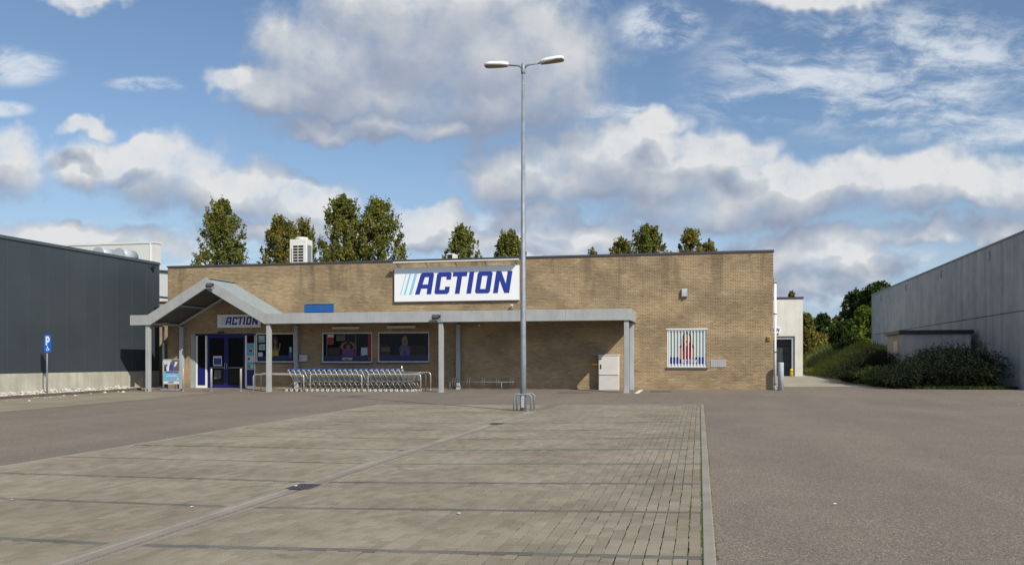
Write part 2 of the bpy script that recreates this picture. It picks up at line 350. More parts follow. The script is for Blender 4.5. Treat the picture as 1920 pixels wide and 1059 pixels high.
# ------------------------------------------------------------------ mesh builder
class MB:
    def __init__(s): s.v = []; s.f = []; s.mi = []; s.sm = []
    def add(s, vs, fs, mi=0, smooth=False):
        o = len(s.v); s.v += [tuple(x) for x in vs]
        for f_ in fs: s.f.append(tuple(i+o for i in f_)); s.mi.append(mi); s.sm.append(smooth)
        return s
    def box(s, x0, x1, y0, y1, z0, z1, mi=0):
        return s.add([(x0,y0,z0),(x1,y0,z0),(x1,y1,z0),(x0,y1,z0),(x0,y0,z1),(x1,y0,z1),(x1,y1,z1),(x0,y1,z1)],
                     [(0,3,2,1),(4,5,6,7),(0,1,5,4),(1,2,6,5),(2,3,7,6),(3,0,4,7)], mi)
    def bbox(s, x0, x1, y0, y1, z0, z1, b=.01, mi=0):         # chamfered box
        pts = []
        for (z, i) in ((z0, b), (z0+b, 0), (z1-b, 0), (z1, b)):
            X0, X1, Y0, Y1 = x0+i, x1-i, y0+i, y1-i; c = b
            pts += [(X0+c,Y0,z),(X1-c,Y0,z),(X1,Y0+c,z),(X1,Y1-c,z),(X1-c,Y1,z),(X0+c,Y1,z),(X0,Y1-c,z),(X0,Y0+c,z)]
        fs = [tuple(range(7, -1, -1)), tuple(range(24, 32))]
        for k in range(3):
            for j in range(8): fs.append((k*8+j, k*8+(j+1) % 8, (k+1)*8+(j+1) % 8, (k+1)*8+j))
        return s.add(pts, fs, mi)
    def tube(s, path, r, n=8, mi=0, caps=True, smooth=True):
        path = [Vector(p) for p in path]; rs = r if isinstance(r, (list, tuple)) else [r]*len(path)
        vs = []; u = None
        for i, p in enumerate(path):
            a = path[max(i-1, 0)]; b = path[min(i+1, len(path)-1)]; t = (b-a).normalized()
            if u is None: u = t.orthogonal().normalized()
            else: u = (u - t*u.dot(t)).normalized()
            v = t.cross(u)
            for k in range(n):
                an = 2*math.pi*(k+.5)/n; vs.append(p + (u*math.cos(an)+v*math.sin(an))*rs[i])
        fs = [(i*n+k, i*n+(k+1) % n, (i+1)*n+(k+1) % n, (i+1)*n+k) for i in range(len(path)-1) for k in range(n)]
        s.add(vs, fs, mi, smooth)
        if caps:
            o = len(s.v)-len(vs)
            s.f += [tuple(o+k for k in range(n-1, -1, -1)), tuple(o+(len(path)-1)*n+k for k in range(n))]; s.mi += [mi]*2; s.sm += [False]*2
        return s
    def prism(s, poly, y0, y1, mi=0, ax='y'):                # polygon (a, b) extruded
        n = len(poly)
        def P(a, b, t): return (a, t, b) if ax == 'y' else ((t, a, b) if ax == 'x' else (a, b, t))
        vs = [P(a, b, y0) for a, b in poly]+[P(a, b, y1) for a, b in poly]
        fs = [tuple(range(n)), tuple(range(2*n-1, n-1, -1))]+[(i, i+n, (i+1) % n+n, (i+1) % n) for i in range(n)]
        return s.add(vs, fs, mi)
    def ball(s, c, r, n=6, mi=0, sc=(1, 1, 1)):
        vs = [(c[0], c[1], c[2]-r*sc[2])]; fs = []
        m = n//2
        for i in range(1, m):
            ph = -math.pi/2+math.pi*i/m
            for k in range(n):
                a = 2*math.pi*k/n; vs.append((c[0]+r*sc[0]*math.cos(ph)*math.cos(a), c[1]+r*sc[1]*math.cos(ph)*math.sin(a), c[2]+r*sc[2]*math.sin(ph)))
        vs.append((c[0], c[1], c[2]+r*sc[2]))
        for k in range(n):
            fs.append((0, 1+(k+1) % n, 1+k)); fs.append((len(vs)-1, 1+(m-2)*n+k, 1+(m-2)*n+(k+1) % n))
            for i in range(m-2): fs.append((1+i*n+k, 1+i*n+(k+1) % n, 1+(i+1)*n+(k+1) % n, 1+(i+1)*n+k))
        return s.add(vs, fs, mi, True)
    def build(s, name, mats, parent=None, label=None, kind=None, bevel=0):
        me = bpy.data.meshes.new(name); me.from_pydata(s.v, [], s.f)
        if isinstance(mats, str): mats = [mats]
        for m in mats: me.materials.append(MATS[m])
        me.polygons.foreach_set('material_index', s.mi); me.polygons.foreach_set('use_smooth', s.sm); me.update()
        o = bpy.data.objects.new(name, me); COL.objects.link(o)
        if parent is not None: o.parent = parent
        if label: o['label'] = label
        if kind: o['kind'] = kind
        if bevel:
            b = o.modifiers.new('bevel', 'BEVEL'); b.width = bevel; b.segments = 2; b.limit_method = 'ANGLE'
        return o
def npmesh(name, verts, faces, mats, parent=None, kind=None, mi=None, smooth=False):
    """verts (n,3) array, faces (m,4) array of quads"""
    me = bpy.data.meshes.new(name); nf = len(faces); k = faces.shape[1]
    me.vertices.add(len(verts)); me.vertices.foreach_set('co', np.asarray(verts, np.float32).ravel())
    me.loops.add(nf*k); me.loops.foreach_set('vertex_index', np.asarray(faces, np.int32).ravel())
    me.polygons.add(nf); me.polygons.foreach_set('loop_start', np.arange(nf, dtype=np.int32)*k)
    for m in ([mats] if isinstance(mats, str) else mats): me.materials.append(MATS[m])
    if mi is not None: me.polygons.foreach_set('material_index', np.asarray(mi, np.int32))
    me.polygons.foreach_set('use_smooth', np.full(nf, smooth))
    me.update(calc_edges=True); me.validate()
    o = bpy.data.objects.new(name, me); COL.objects.link(o)
    if parent is not None: o.parent = parent
    if kind: o['kind'] = kind
    return o
def thing(name, label, cat, loc=(0, 0, 0), rz=0, group=None):
    o = bpy.data.objects.new(name, None); COL.objects.link(o); o.location = loc; o.rotation_euler = (0, 0, rz)
    o.empty_display_size = .2; return tag(o, label, cat, group)
def tag(o, label, cat, group=None):
    o['label'] = label; o['category'] = cat
    if group: o['group'] = group
    return o
def struct(o): o['kind'] = 'structure'; return o
def kids(o): return [c for c in bpy.data.objects if c.parent == o]
def tree_of(o): return (o, [tree_of(c) for c in kids(o)])
def dup(tr, parent=None):
    o, ch = tr; c = o.copy(); COL.objects.link(c)
    if parent is not None: c.parent = parent
    for k in ch: dup(k, c)
    return c
ORD = ['first','second','third','fourth','fifth','sixth','seventh','eighth','ninth','tenth','eleventh','twelfth','thirteenth','fourteenth','fifteenth','sixteenth','seventeenth','eighteenth','nineteenth','twentieth','twenty-first','twenty-second']

# ================================================================== SETTING
def sheet(name, x0, x1, y0, y1, nx, ny, m, dz=0.0, zf=G):
    xs = np.linspace(x0, x1, nx+1); ys = np.linspace(y0, y1, ny+1); X, Y = np.meshgrid(xs, ys)
    Z = zf(X, Y)+dz; v = np.stack([X, Y, Z], -1).reshape(-1, 3)
    i = np.arange(ny)[:, None]*(nx+1)+np.arange(nx)[None, :]; fcs = np.stack([i, i+1, i+nx+2, i+nx+1], -1).reshape(-1, 4)
    return struct(npmesh(name, v, fcs, m, smooth=True))
def terrain(X, Y):
    z = G(X, Y)-.12
    ang = np.arctan2(X, np.maximum(Y, 1))
    d = np.hypot(X, Y)
    hill = sstep((d-120)/320)*(10+7*np.sin(ang*9+1)+4*np.sin(ang*23))*1.0
    return z + np.where(Y > 60, hill, 0) - np.where(d > 500, (d-500)*.01, 0)
sheet('ground', -900, 900, -300, 1500, 150, 150, 'grass', 0, terrain)
sheet('asphalt', -29.4, 60, -25, 62, 45, 44, 'asphalt')
# concrete driveway past the right corner of the store
dr = [gnd(1472, 727.5), gnd(1560, 727), gnd(1640, 726), gnd(1636, 723), gnd(1560, 711.5), gnd(1500, 707.5)]
drp = [(2.6, 42.6), (5, 42.9), (8.2, 43.4), (8.3, 44.6), (7.2, 50), (6.6, 56), (5.9, 61.2), (5.9, 90), (2.2, 90), (2.2, 61), (2.5, 52)]
bm = bmesh.new(); fc = bm.faces.new([bm.verts.new((x, y, G(x, y)+.006)) for x, y in drp])
bmesh.ops.triangulate(bm, faces=[fc]); bmesh.ops.subdivide_edges(bm, edges=bm.edges[:], cuts=3, use_grid_fill=True)
for v in bm.verts: v.co.z = G(v.co.x, v.co.y)+.006
me = bpy.data.meshes.new('driveway'); bm.to_mesh(me); bm.free(); me.materials.append(MATS['concrete_drive'])
o = bpy.data.objects.new('driveway', me); COL.objects.link(o); struct(o)

# ---- block paving: two fields either side of the drain channel
ROT = -.0155
def kerb_x(y): return -.096 + (y-6.8)*(-.0168)
def gutL(y): return -5.31+0*y
def gutR(y): return -4.98+0*y
def leftE(y): return -10.62-(y-7)*.0165
def farE(x): return 28.05 + (x+11)*.1
NEAR = 4.2
bays = [6.94+1.953*k for k in range(-1, 11)]
def pave_field(parent, xa, xb, ncols, x_ref, take):
    W, L, J = .1105, .2225, .008
    cols = np.arange(ncols); rows = np.arange(int((31-NEAR)/L)+2)
    Cc, Rr = np.meshgrid(cols, rows)
    u = Cc*W; vv = NEAR + (Rr+.5*(Cc % 2))*L
    xr = x_ref(vv)
    cx = xr - u - W/2; cy = vv + L/2
    cx = cx.ravel(); cy = cy.ravel()
    hx = np.full_like(cx, (W-J)/2); 
    lo = np.maximum(cx-hx, xa(cy)); hi = np.minimum(cx+hx, xb(cy)); fe = farE(cx)
    y0 = cy-(L-J)/2; y1 = np.minimum(cy+(L-J)/2, fe); dark = np.zeros(len(cx), bool)
    for bb_ in bays:                                        # cut the field either side of each bay row
        s0, s1 = bb_-.0575, bb_+.0575; hit = (y0 < s1) & (y1 > s0)
        up = hit & (y1 > s1+.03); lo2, hi2, yb0, yb1, cx2 = lo[up], hi[up], np.full(up.sum(), s1), y1[up], cx[up]
        y1 = np.where(hit, np.minimum(y1, s0), y1)
        lo = np.concatenate([lo, lo2]); hi = np.concatenate([hi, hi2]); y0 = np.concatenate([y0, yb0]); y1 = np.concatenate([y1, yb1]); cx = np.concatenate([cx, cx2]); dark = np.concatenate([dark, np.zeros(len(lo2), bool)])
        xl = xa(bb_); xr_ = xb(bb_); xk = np.arange(xr_, xl, -L); l_ = np.maximum(xk-L+J, xl)
        lo = np.concatenate([lo, l_]); hi = np.concatenate([hi, xk]); y0 = np.concatenate([y0, np.full(len(xk), bb_-.0525)]); y1 = np.concatenate([y1, np.full(len(xk), bb_+.0525)]); cx = np.concatenate([cx, (l_+xk)/2]); dark = np.concatenate([dark, np.ones(len(xk), bool)])
    cy = (y0+y1)/2
    ok = (hi-lo > .03) & (y1-y0 > .04)
    lo, hi, y0, y1, cx, cy, dark = (a[ok] for a in (lo, hi, y0, y1, cx, cy, dark))
    n = len(lo)
    jz = rng.normal(0, .0012, n); tx = rng.normal(0, .008, n); ty = rng.normal(0, .006, n); jx = rng.normal(0, .0022, n); jy = rng.normal(0, .003, n)
    lo = lo+jx; hi = hi+jx; y0 = y0+jy; y1 = y1+jy
    c = .002
    def corner(X, Y, dz): return np.stack([X, Y, G(X, Y)+.016+dz+jz+tx*(X-cx)*.5+ty*(Y-cy)*.5], -1)
    T = [corner(lo+c, y0+c, 0), corner(hi-c, y0+c, 0), corner(hi-c, y1-c, 0), corner(lo+c, y1-c, 0)]
    B = [corner(lo, y0, -.0015), corner(hi, y0, -.0015), corner(hi, y1, -.0015), corner(lo, y1, -.0015)]
    D = [corner(lo, y0, -.03), corner(hi, y0, -.03), corner(hi, y1, -.03), corner(lo, y1, -.03)]
    V = np.stack(T+B+D, 1)                                  # n,12,3
    F0 = np.array([[0,1,2,3],[4,5,1,0],[5,6,2,1],[6,7,3,2],[7,4,0,3],[8,9,5,4],[9,10,6,5],[10,11,7,6],[11,8,4,7]])
    return V, F0, dark, cx, cy
bed = None
def build_paving(name, xa, xb, ncols, x_ref, single):
    xs = np.linspace(0, 1, 9); ys = np.linspace(NEAR, 29.2, 30)
    v = []; 
    for y in ys:
        for t in xs:
            x = xa(y)+(xb(y)-xa(y))*t; yy = min(y, farE(x)); v.append((x, yy, G(x, yy)+.004))
    v = np.array(v); i = np.arange(len(ys)-1)[:, None]*9+np.arange(8)[None, :]
    f_ = np.stack([i, i+1, i+10, i+9], -1).reshape(-1, 4)
    root = struct(npmesh(name, v, f_, 'paver_joint'))
    V, F0, dark, cx, cy = pave_field(root, xa, xb, ncols, x_ref, single)
    n = len(cx); order = np.arange(n); one = np.zeros(n, bool)
    if single:
        vis = [k for k in range(n) if cy[k] > 5.9 and -5.2 < cx[k]]
        vis.sort(key=lambda k: math.hypot(cx[k], cy[k]) if 0 < projx(cx[k], cy[k]) < 1920 and projy(cx[k], cy[k]) < 1064 else 1e9)
        one[vis[:single]] = True
    for k in np.nonzero(one)[0]:
        c0 = V[k, :4].mean(0)
        me = bpy.data.meshes.new('paver'); me.from_pydata((V[k]-c0).tolist(), [], F0.tolist()); me.materials.append(MATS['paver_dark' if dark[k] else 'paver'])
        o = bpy.data.objects.new('paver', me); COL.objects.link(o); o.location = c0; o.parent = root
    rest = ~one; Vr = V[rest]; m = len(Vr)
    F = (F0[None]+np.arange(m)[:, None, None]*12).reshape(-1, 4)
    npmesh('paver_field', Vr.reshape(-1, 3), F, ['paver', 'paver_dark'], root, 'stuff', np.repeat(dark[rest].astype(int), len(F0)))
    return root
def projx(x, y): d = x*FW.x+y*FW.y; return 960+FPX*(x*RT.x+y*RT.y)/d
def projy(x, y): d = x*FW.x+y*FW.y; return HOR-FPX*(G(x, y)-CAMZ)/d
build_paving('block_paving', gutR, kerb_x, 48, kerb_x, 300)
build_paving('block_paving', leftE, gutL, 62, gutL, 0)
# pale paving strip at the foot of the dark warehouse
def strip_x(y): return -18.6 + 0*y
pst = [(-29.2, 20), (-21.4, 20), (-21.9, 31), (-22.4, 36.6), (-29.2, 36.9)]
bm = bmesh.new(); fc = bm.faces.new([bm.verts.new((x, y, 0)) for x, y in pst])
bmesh.ops.triangulate(bm, faces=[fc]); bmesh.ops.subdivide_edges(bm, edges=bm.edges[:], cuts=3, use_grid_fill=True)
for v in bm.verts: v.co.z = G(v.co.x, v.co.y)+.005
me = bpy.data.meshes.new('paving_strip'); bm.to_mesh(me); bm.free(); me.materials.append(MATS['paver'])
o = bpy.data.objects.new('paving_strip', me); COL.objects.link(o); struct(o)

# kerbs and drain channel: one object per stone
def stone_row(name, piece, fx0, fx1, y0, y1, L, top, m, bev=.008):
    root = bpy.data.objects.new(name, None); COL.objects.link(root); struct(root)
    y = y0
    while y < y1-.1:
        e = min(y+L, y1)-.004
        b = MB(); n = 8; jt = random.uniform(-.002, .002)
        pts = []
        for (yy) in (y, e):
            a, c = fx0(yy), fx1(yy); z0 = G(a, yy); z1 = G(c, yy)
            pts += [(a, yy, z0-.04), (a, yy, z0+top-bev+jt), (a+bev, yy, z0+top+jt), (c-bev, yy, z1+top+jt), (c, yy, z1+top-bev+jt), (c, yy, z1-.04)]
        b.add(pts, [(0,1,2,3,4,5), (11,10,9,8,7,6)]+[(k, k+6, (k+1) % 6+6, (k+1) % 6) for k in range(6)])
        b.build(piece, m, root); y += L
    return root
stone_row('kerb', 'kerb_stone', lambda y: kerb_x(y)+.006, lambda y: kerb_x(y)+.104, NEAR, 29.12, 1.0, .024, 'concrete_kerb')
def gut_row():
    root = bpy.data.objects.new('drain_channel', None); COL.objects.link(root); struct(root)
    y = NEAR
    while y < 24.7:
        e = y+.996
        b = MB(); xs = [-5.315, -5.235, -5.225, -5.03, -5.02, -4.975]; hs = [.02, .02, .009, .006, .018, .018]
        pts = []
        for yy in (y, e):
            for x, h_ in zip(xs, hs): pts.append((x, yy, G(x, yy)+h_))
            pts += [(xs[-1], yy, G(xs[-1], yy)-.03), (xs[0], yy, G(xs[0], yy)-.03)]
        b.add(pts, [tuple(range(8)), tuple(range(15, 7, -1))]+[(k, k+8, (k+1) % 8+8, (k+1) % 8) for k in range(8)])
        b.build('channel_stone', 'concrete_gutter', root); y += 1.0
gut_row()
stone_row('paving_edge', 'edge_stone', lambda y: leftE(y)-.075, lambda y: leftE(y)-.004, NEAR, 28.0, 1.0, .02, 'concrete_kerb', .005)
# grass and moss along the kerb joint
def blades(name, pts, hgt, wid, m, lean=.5):
    n = len(pts); pts = np.asarray(pts); a = rng.uniform(0, 2*np.pi, n); h_ = hgt*rng.uniform(.5, 1.3, n); wd = wid*rng.uniform(.7, 1.3, n)
    la = rng.uniform(0, 2*np.pi, n); ll = h_*rng.uniform(0, lean*2, n)
    dx = np.cos(a)*wd/2; dy = np.sin(a)*wd/2
    tip = pts+np.stack([np.cos(la)*ll, np.sin(la)*ll, h_], -1); mid = pts+np.stack([np.cos(la)*ll*.35, np.sin(la)*ll*.35, h_*.6], -1)
    e = np.stack([dx, dy, np.zeros(n)], -1)
    V = np.stack([pts-e, pts+e, mid+e*.8, tip+e*.1, mid-e*.8], 1).reshape(-1, 3)
    base = np.arange(n)[:, None]*5
    F = np.concatenate([base+np.array([[0, 1, 2, 4]]), base+np.array([[4, 2, 3, 3]])])
    F = np.concatenate([base+np.array([[0, 1, 2]]), base+np.array([[0, 2, 4]]), base+np.array([[4, 2, 3]])])
    return npmesh(name, V, F, m, kind='stuff')
kp = []
for _ in range(16000):
    y = 5+23*random.random()**1.5; k = random.random()
    j = 0 if k < .5 else (1 if k < .76 else (2 if k < .9 else 3)); thr = (-.5, .1, .5, .9)[j]
    if math.sin(y*2.1+j*2)+math.sin(y*5.3+1+j)+.6*math.sin(y*13.7+j*5)+random.uniform(-.4, .4) < thr: continue
    x = kerb_x(y)-.1105*j+random.uniform(-.005, .006)
    if random.random() < .03: x = kerb_x(y)+random.uniform(.105, .12)
    kp.append((x, y, G(x, y)+.004))
blades('weeds', kp, .014, .014, 'moss_leaf', .6)
km = []
for _ in range(9000):
    y = 5+23*random.random()**1.5
    if math.sin(y*1.7)+math.sin(y*4.9+2)+.7*math.sin(y*12.1)+random.uniform(-.4, .4) < .25: continue
    x = kerb_x(y)+random.uniform(-.003, .003); km.append((x, y, G(x, y)+.01))
blades('moss', km, .014, .012, 'moss_leaf', .3)

# ================================================================== DARK WAREHOUSE (left)
LX = -29.0; L0, L1 = 14.0, 41.81; LT = 6.67; LP = .88
wh = thing('warehouse', 'dark slate-grey clad warehouse on a pale concrete plinth left of the shop', 'building', (LX, 28, 0))
def W(b, name, m, par, **k): return b.build(name, m, par, **k)
def local(o, par):                                          # keep world placement when the parent sits away from the origin
    o.location = Vector(o.location)-par.location; return o
b = MB(); b.box(LX-26, LX-.09, L0, L1-.09, .0, LT-.12); local(b.build('core', 'cladding'), wh).parent = wh
y = L0; pm = MB().bbox(-.08, 0, .004, 1.156, LP+.01, LT-.14, .006)
first = None
while y < L1-.05:
    wdt = min(1.16, L1-y)
    if first is None or wdt < 1.15:
        p = MB().bbox(-.08, 0, .004, wdt-.004, LP+.012, LT-.14, .006).build('cladding_panel', 'cladding', wh); first = first or p
    else:
        p = first.copy(); COL.objects.link(p); p.parent = wh
    p.location = (0, y-28, 0); y += 1.16
y = L0; i = 0
while y < L1:
    e = min(y+5.6, L1)
    p = MB().bbox(LX-.10, LX+.02, y+.006, e-.006, -.7, LP, .012).build('plinth_panel', 'concrete_plinth'); local(p, wh).parent = wh; y = e
b = MB(); b.box(LX-.3, LX+.05, L0, L1+.05, LT-.135, LT-.05); b.box(LX-.3, LX+.03, L0, L1+.03, LT-.05, LT)
local(b.build('roof_trim', 'cladding_trim'), wh).parent = wh
b = MB(); b.box(LX-.07, LX+.004, L1-.06, L1+.02, LP, LT-.14); local(b.build('corner_trim', 'cladding_trim'), wh).parent = wh
b = MB(); p = atX(283, 503, LX); b.box(LX, LX+.12, p.y-.03, p.y+.03, p.z-.02, p.z+.04); b.box(LX+.08, LX+.2, p.y-.06, p.y+.12, p.z, p.z+.12)
tag(b.build('security_camera', 'black'), 'small black camera high on the dark cladding near its right end', 'camera')
# roof vents
for (xa, xb, yt, yb, Y, lab) in ((183, 212, 466, 484, 40.6, 'left of two round metal vents on the dark warehouse roof'), (221, 251, 468, 490, 40.6, 'right of two round metal vents on the dark warehouse roof')):
    c = atY((xa+xb)/2, yt, Y); r = (xb-xa)/2/FPX*40
    t = thing('roof_vent', lab, 'vent', (c.x, Y, LT-.3), group='metal vents on the warehouse roof')
    MB().tube([(0, -.55, c.z-r-LT+.3), (0, .55, c.z-r-LT+.3)], r, 20).build('drum', 'duct', t)
    MB().box(-r*.7, r*.7, -.45, .45, -.3, c.z-r-LT+.3).build('base', 'galvanised', t)
    b = MB(); b.tube([(0, -.58, c.z-r-LT+.3), (0, -.54, c.z-r-LT+.3)], r*1.06, 20); b.build('rim', 'duct', t)
# gravel bed
b = MB()
sx, sy, sz = [], [], []
def stones(name, pts, smin, smax, m):
    n = len(pts); pts = np.asarray(pts)
    base = np.array([(1,0,0),(0,1,0),(-1,0,0),(0,-1,0),(0,0,1),(0,0,-1)], float)
    s = rng.uniform(smin, smax, (n, 1, 1))*rng.uniform(.6, 1.3, (n, 1, 3))*np.array([1, 1, .62])
    th = rng.uniform(0, 6.28, n); c, si = np.cos(th), np.sin(th)
    V = base[None]*s*rng.uniform(.75, 1.2, (n, 6, 3))+base[None]*0
    x = V[..., 0]*c[:, None]-V[..., 1]*si[:, None]; yv = V[..., 0]*si[:, None]+V[..., 1]*c[:, None]
    V = np.stack([x, yv, V[..., 2]], -1)+pts[:, None]
    F0 = np.array([(0,1,4),(1,2,4),(2,3,4),(3,0,4),(1,0,5),(2,1,5),(3,2,5),(0,3,5)])
    F = (F0[None]+np.arange(n)[:, None, None]*6).reshape(-1, 3)
    return npmesh(name, V.reshape(-1, 3), F, m, kind='stuff')
gp = []
for _ in range(3600):
    y = random.uniform(22, 38.6); t = random.random(); x = LX+.05+t*.95; gp.append((x, y, G(x, y)+.05+.12*(1-t)+random.uniform(0, .05)))
for _ in range(26):
    y = random.uniform(28, 37); x = LX+1.1+abs(random.gauss(0, .9)); gp.append((x, y, G(x, y)+.01))
o = stones('white_gravel', gp, .03, .085, 'stone')
struct(MB().add([(LX+.02, 20, G(LX, 20)+.1), (LX+1.0, 20, G(LX, 20)+.05), (LX+1.0, 38.8, G(LX, 38.8)+.05), (LX+.02, 38.8, G(LX, 38.8)+.1)], [(0, 1, 2, 3)]).build('gravel_bed', 'soil'))
rt = bpy.data.objects.new('border', None); COL.objects.link(rt); struct(rt)
y = 20
while y < 38.8:
    e = min(y+1.5, 38.8); z = G(LX+1, y)
    MB().bbox(LX+1.0, LX+1.07, y+.004, e-.004, z-.05, z+.13, .008).build('border_stone', 'edge_board', rt); y = e

# pale hall and grey shed behind
p0 = atY(60, 456, 62); p1 = atY(291.5, 453, 62)
t = thing('white_hall', 'tall off-white windowless hall rising behind the dark warehouse roof', 'building', (p1.x-12, 62, 0))
MB().box(-14, 12, 0, .75, -1, p1.z-.12).build('wall', 'white_metal', t)
MB().box(-14.05, 12.05, -.05, .8, p1.z-.12, p1.z).build('roof_trim', 'off_white', t)
MB().box(11.5, 11.62, -.06, -.01, -1, p1.z-.13).build('corner_trim', 'white_paint', t)
p0 = atY(290, 507, 52); p1 = atY(316, 510.5, 52)
t = thing('grey_shed', 'pale grey metal shed seen through the gap between warehouse and brick shop', 'building', (p0.x, 52, 0))
MB().prism([(-1.5, -1), (3.5, -1), (3.5, p1.z-.25), (-1.5, p0.z+.1)], 0, 6).build('wall', 'white_metal', t)
MB().prism([(-1.6, p0.z+.1), (3.5, p1.z-.25), (3.5, p1.z-.13), (-1.6, p0.z+.22)], -.1, 6.1).build('roof', 'coping', t)
p0 = atY(306, 560, 44.5)
t = thing('porch_roof', 'small tiled lean-to roof with white edge in the gap beside the brick shop', 'roof', (p0.x, 44.5, 0))
MB().prism([(-.9, p0.z+.12), (.7, p0.z-.02), (.7, p0.z+.06), (-.9, p0.z+.22)], 0, 2).build('roof_sheet', 'coping', t)
MB().box(-.9, .7, -.04, 0, p0.z-.12, p0.z-.04).build('gutter', 'pvc_white', t)
MB().box(-.9, .7, .1, 2, -.5, p0.z-.12).build('wall', 'brick', t)

# ================================================================== BRICK SHOP
YW = 39.8; FX0, FX1 = -27.12, 2.46; TOP = 6.17
shop = thing('brick_shop', 'long low tan brick shop with flat dark-edged roof', 'building', (0, YW, 0))
def hole(xa, xb, ya, yb): x0, z1 = XZ(xa, ya, YW); x1, z0 = XZ(xb, yb, YW); return (x0, x1, z0, z1)
H_DOOR = hole(356.4, 478.6, 625.7, 731); H_W1 = hole(479.2, 551, 624.5, 679); H_W2 = hole(603, 697.4, 623.5, 679.5)
H_W3 = hole(708, 804.6, 622.7, 679); H_WR = hole(1251, 1325, 618, 688.5)
H_W1 = (H_DOOR[1]+.01, H_W1[1], H_W1[2], H_W1[3])
HOLES = [H_DOOR, H_W1, H_W2, H_W3, H_WR]
# mortar wall with openings, built of strips
def wall_with_holes(b, x0, x1, z0, z1, holes, y0, y1):
    xs = sorted({x0, x1, *[h[0] for h in holes], *[h[1] for h in holes]})
    for a, c in zip(xs[:-1], xs[1:]):
        hs = sorted([h for h in holes if h[0] <= a+1e-6 and h[1] >= c-1e-6], key=lambda h: h[2]); z = z0
        for h in hs:
            if h[2] > z: b.box(a, c, y0, y1, z, h[2])
            z = h[3]
        b.box(a, c, y0, y1, z, z1)
b = MB(); wall_with_holes(b, FX0+.012, FX1-.012, -.4, TOP-.02, HOLES, .012, .3)
b.build('wall', 'mortar', shop)
b = MB(); b.box(FX0+.014, FX0+.3, .301, 17, -.4, TOP-.02); b.box(FX1-.3, FX1-.014, .301, 17, -.4, TOP-.02); b.box(FX0+.014, FX1-.014, 17.001, 17.3, -.4, TOP-.02)
b.build('side_wall', 'brick', shop)
MB().box(FX0+.31, FX1-.31, .31, 16.99, TOP-.4, TOP-.2).build('roof', 'dark_grey', shop)
b = MB(); b.box(FX0-.03, FX1+.03, -.04, .3, TOP-.03, TOP+.055); b.box(FX0-.03, FX0+.3, .3, 17.3, TOP-.03, TOP+.055); b.box(FX1-.3, FX1+.03, .3, 17.3, TOP-.03, TOP+.055)
b.build('roof_edge', 'coping', shop)
# bricks
BL, BH, BW, BHt = .212, .0655, .200, .0555
rows = int((TOP-.03+.2)/BH)
def brick_arrays():
    out = []
    for r in range(rows):
        z0 = -.2+r*BH; z1 = z0+BHt
        off = (r % 2)*BL/2
        x = FX0-off
        while x < FX1:
            a, c = max(x, FX0), min(x+BW, FX1)
            segs = [(a, c)] if c-a > .02 else []
            for h in HOLES:
                if z1 > h[2]+.01 and z0 < h[3]-.01:
                    ns = []
                    for (s, e) in segs:
                        if e <= h[0] or s >= h[1]: ns.append((s, e)); continue
                        if s < h[0]-.015: ns.append((s, h[0]))
                        if e > h[1]+.015: ns.append((h[1], e))
                    segs = ns
            for s, e in segs: out.append((s, e, z0, z1))
            x += BL
    return np.array(out)
BA = brick_arrays(); nb = len(BA)
full = np.abs((BA[:, 1]-BA[:, 0])-BW) < 1e-4
gz = np.array([G(x, YW) for x in BA[:, 0]])
near = full & (BA[:, 2] > gz) & (BA[:, 2] < 1.55) & (BA[:, 0] > -1.4)
idx = np.nonzero(near)[0]; idx = idx[np.argsort(-BA[idx, 0])][:300]
one = np.zeros(nb, bool); one[idx] = True
jy = rng.normal(0, .0022, nb)
F0 = np.array([[0,1,2,3],[4,5,1,0],[5,6,2,1],[6,7,3,2],[7,4,0,3]])
def brickV(s, e, z0, z1, jy):
    c = .004; y = jy
    f = lambda x, yy, z: np.stack([x, yy, z], -1)
    return np.stack([f(s+c, y, z0+c), f(e-c, y, z0+c), f(e-c, y, z1-c), f(s+c, y, z1-c), f(s, y+.004, z0), f(e, y+.004, z0), f(e, y+.004, z1), f(s, y+.004, z1)], 1)
def extend(V):                                              # push the rim back to the mortar
    return V
V = brickV(BA[:, 0], BA[:, 1], BA[:, 2], BA[:, 3], jy)
Vb = V[:, 4:].copy(); Vb[..., 1] = .013
V = np.concatenate([V, Vb], 1); F0 = np.concatenate([F0, np.array([[8,9,5,4],[9,10,6,5],[10,11,7,6],[11,8,4,7]])])
Vr = V[~one]; F = (F0[None]+np.arange(len(Vr))[:, None, None]*12).reshape(-1, 4)
npmesh('brickwork', Vr.reshape(-1, 3), F, 'brick', shop, 'stuff')
bm0 = None
for k in idx:
    c0 = np.array([BA[k, 0], 0, BA[k, 2]])
    if bm0 is None:
        bm0 = bpy.data.meshes.new('brick'); vv = V[k]-c0; vv[:, 1] -= jy[k]; vv[8:, 1] = .013
        bm0.from_pydata(vv.tolist(), [], F0.tolist()); bm0.materials.append(MATS['brick'])
    o = bpy.data.objects.new('brick', bm0); COL.objects.link(o); o.parent = shop; o.location = (c0[0], min(.004, jy[k]), c0[2])

# ---- flat print helper: coloured polygons, one thin mesh
PM = {}
def flat(parent, name, items, x0, z0, sx, sz, y, label=None):
    """items: (material, polygon in unit coordinates); later items lie 0.6 mm in front of earlier ones"""
    ms = []; b = MB()
    for k, (m, poly) in enumerate(items):
        if m not in ms: ms.append(m)
        yy = y-.0008*(k+1)
        b.add([(x0+px_*sx, yy, z0+pz*sz) for px_, pz in poly], [tuple(range(len(poly)))], ms.index(m))
    o = b.build(name, ms, parent, label); return o
def rc(a, b_, c, d): return [(a, b_), (c, b_), (c, d), (a, d)]
def el(cx, cz, rx, rz, n=14): return [(cx+rx*math.cos(2*math.pi*k/n), cz+rz*math.sin(2*math.pi*k/n)) for k in range(n)]

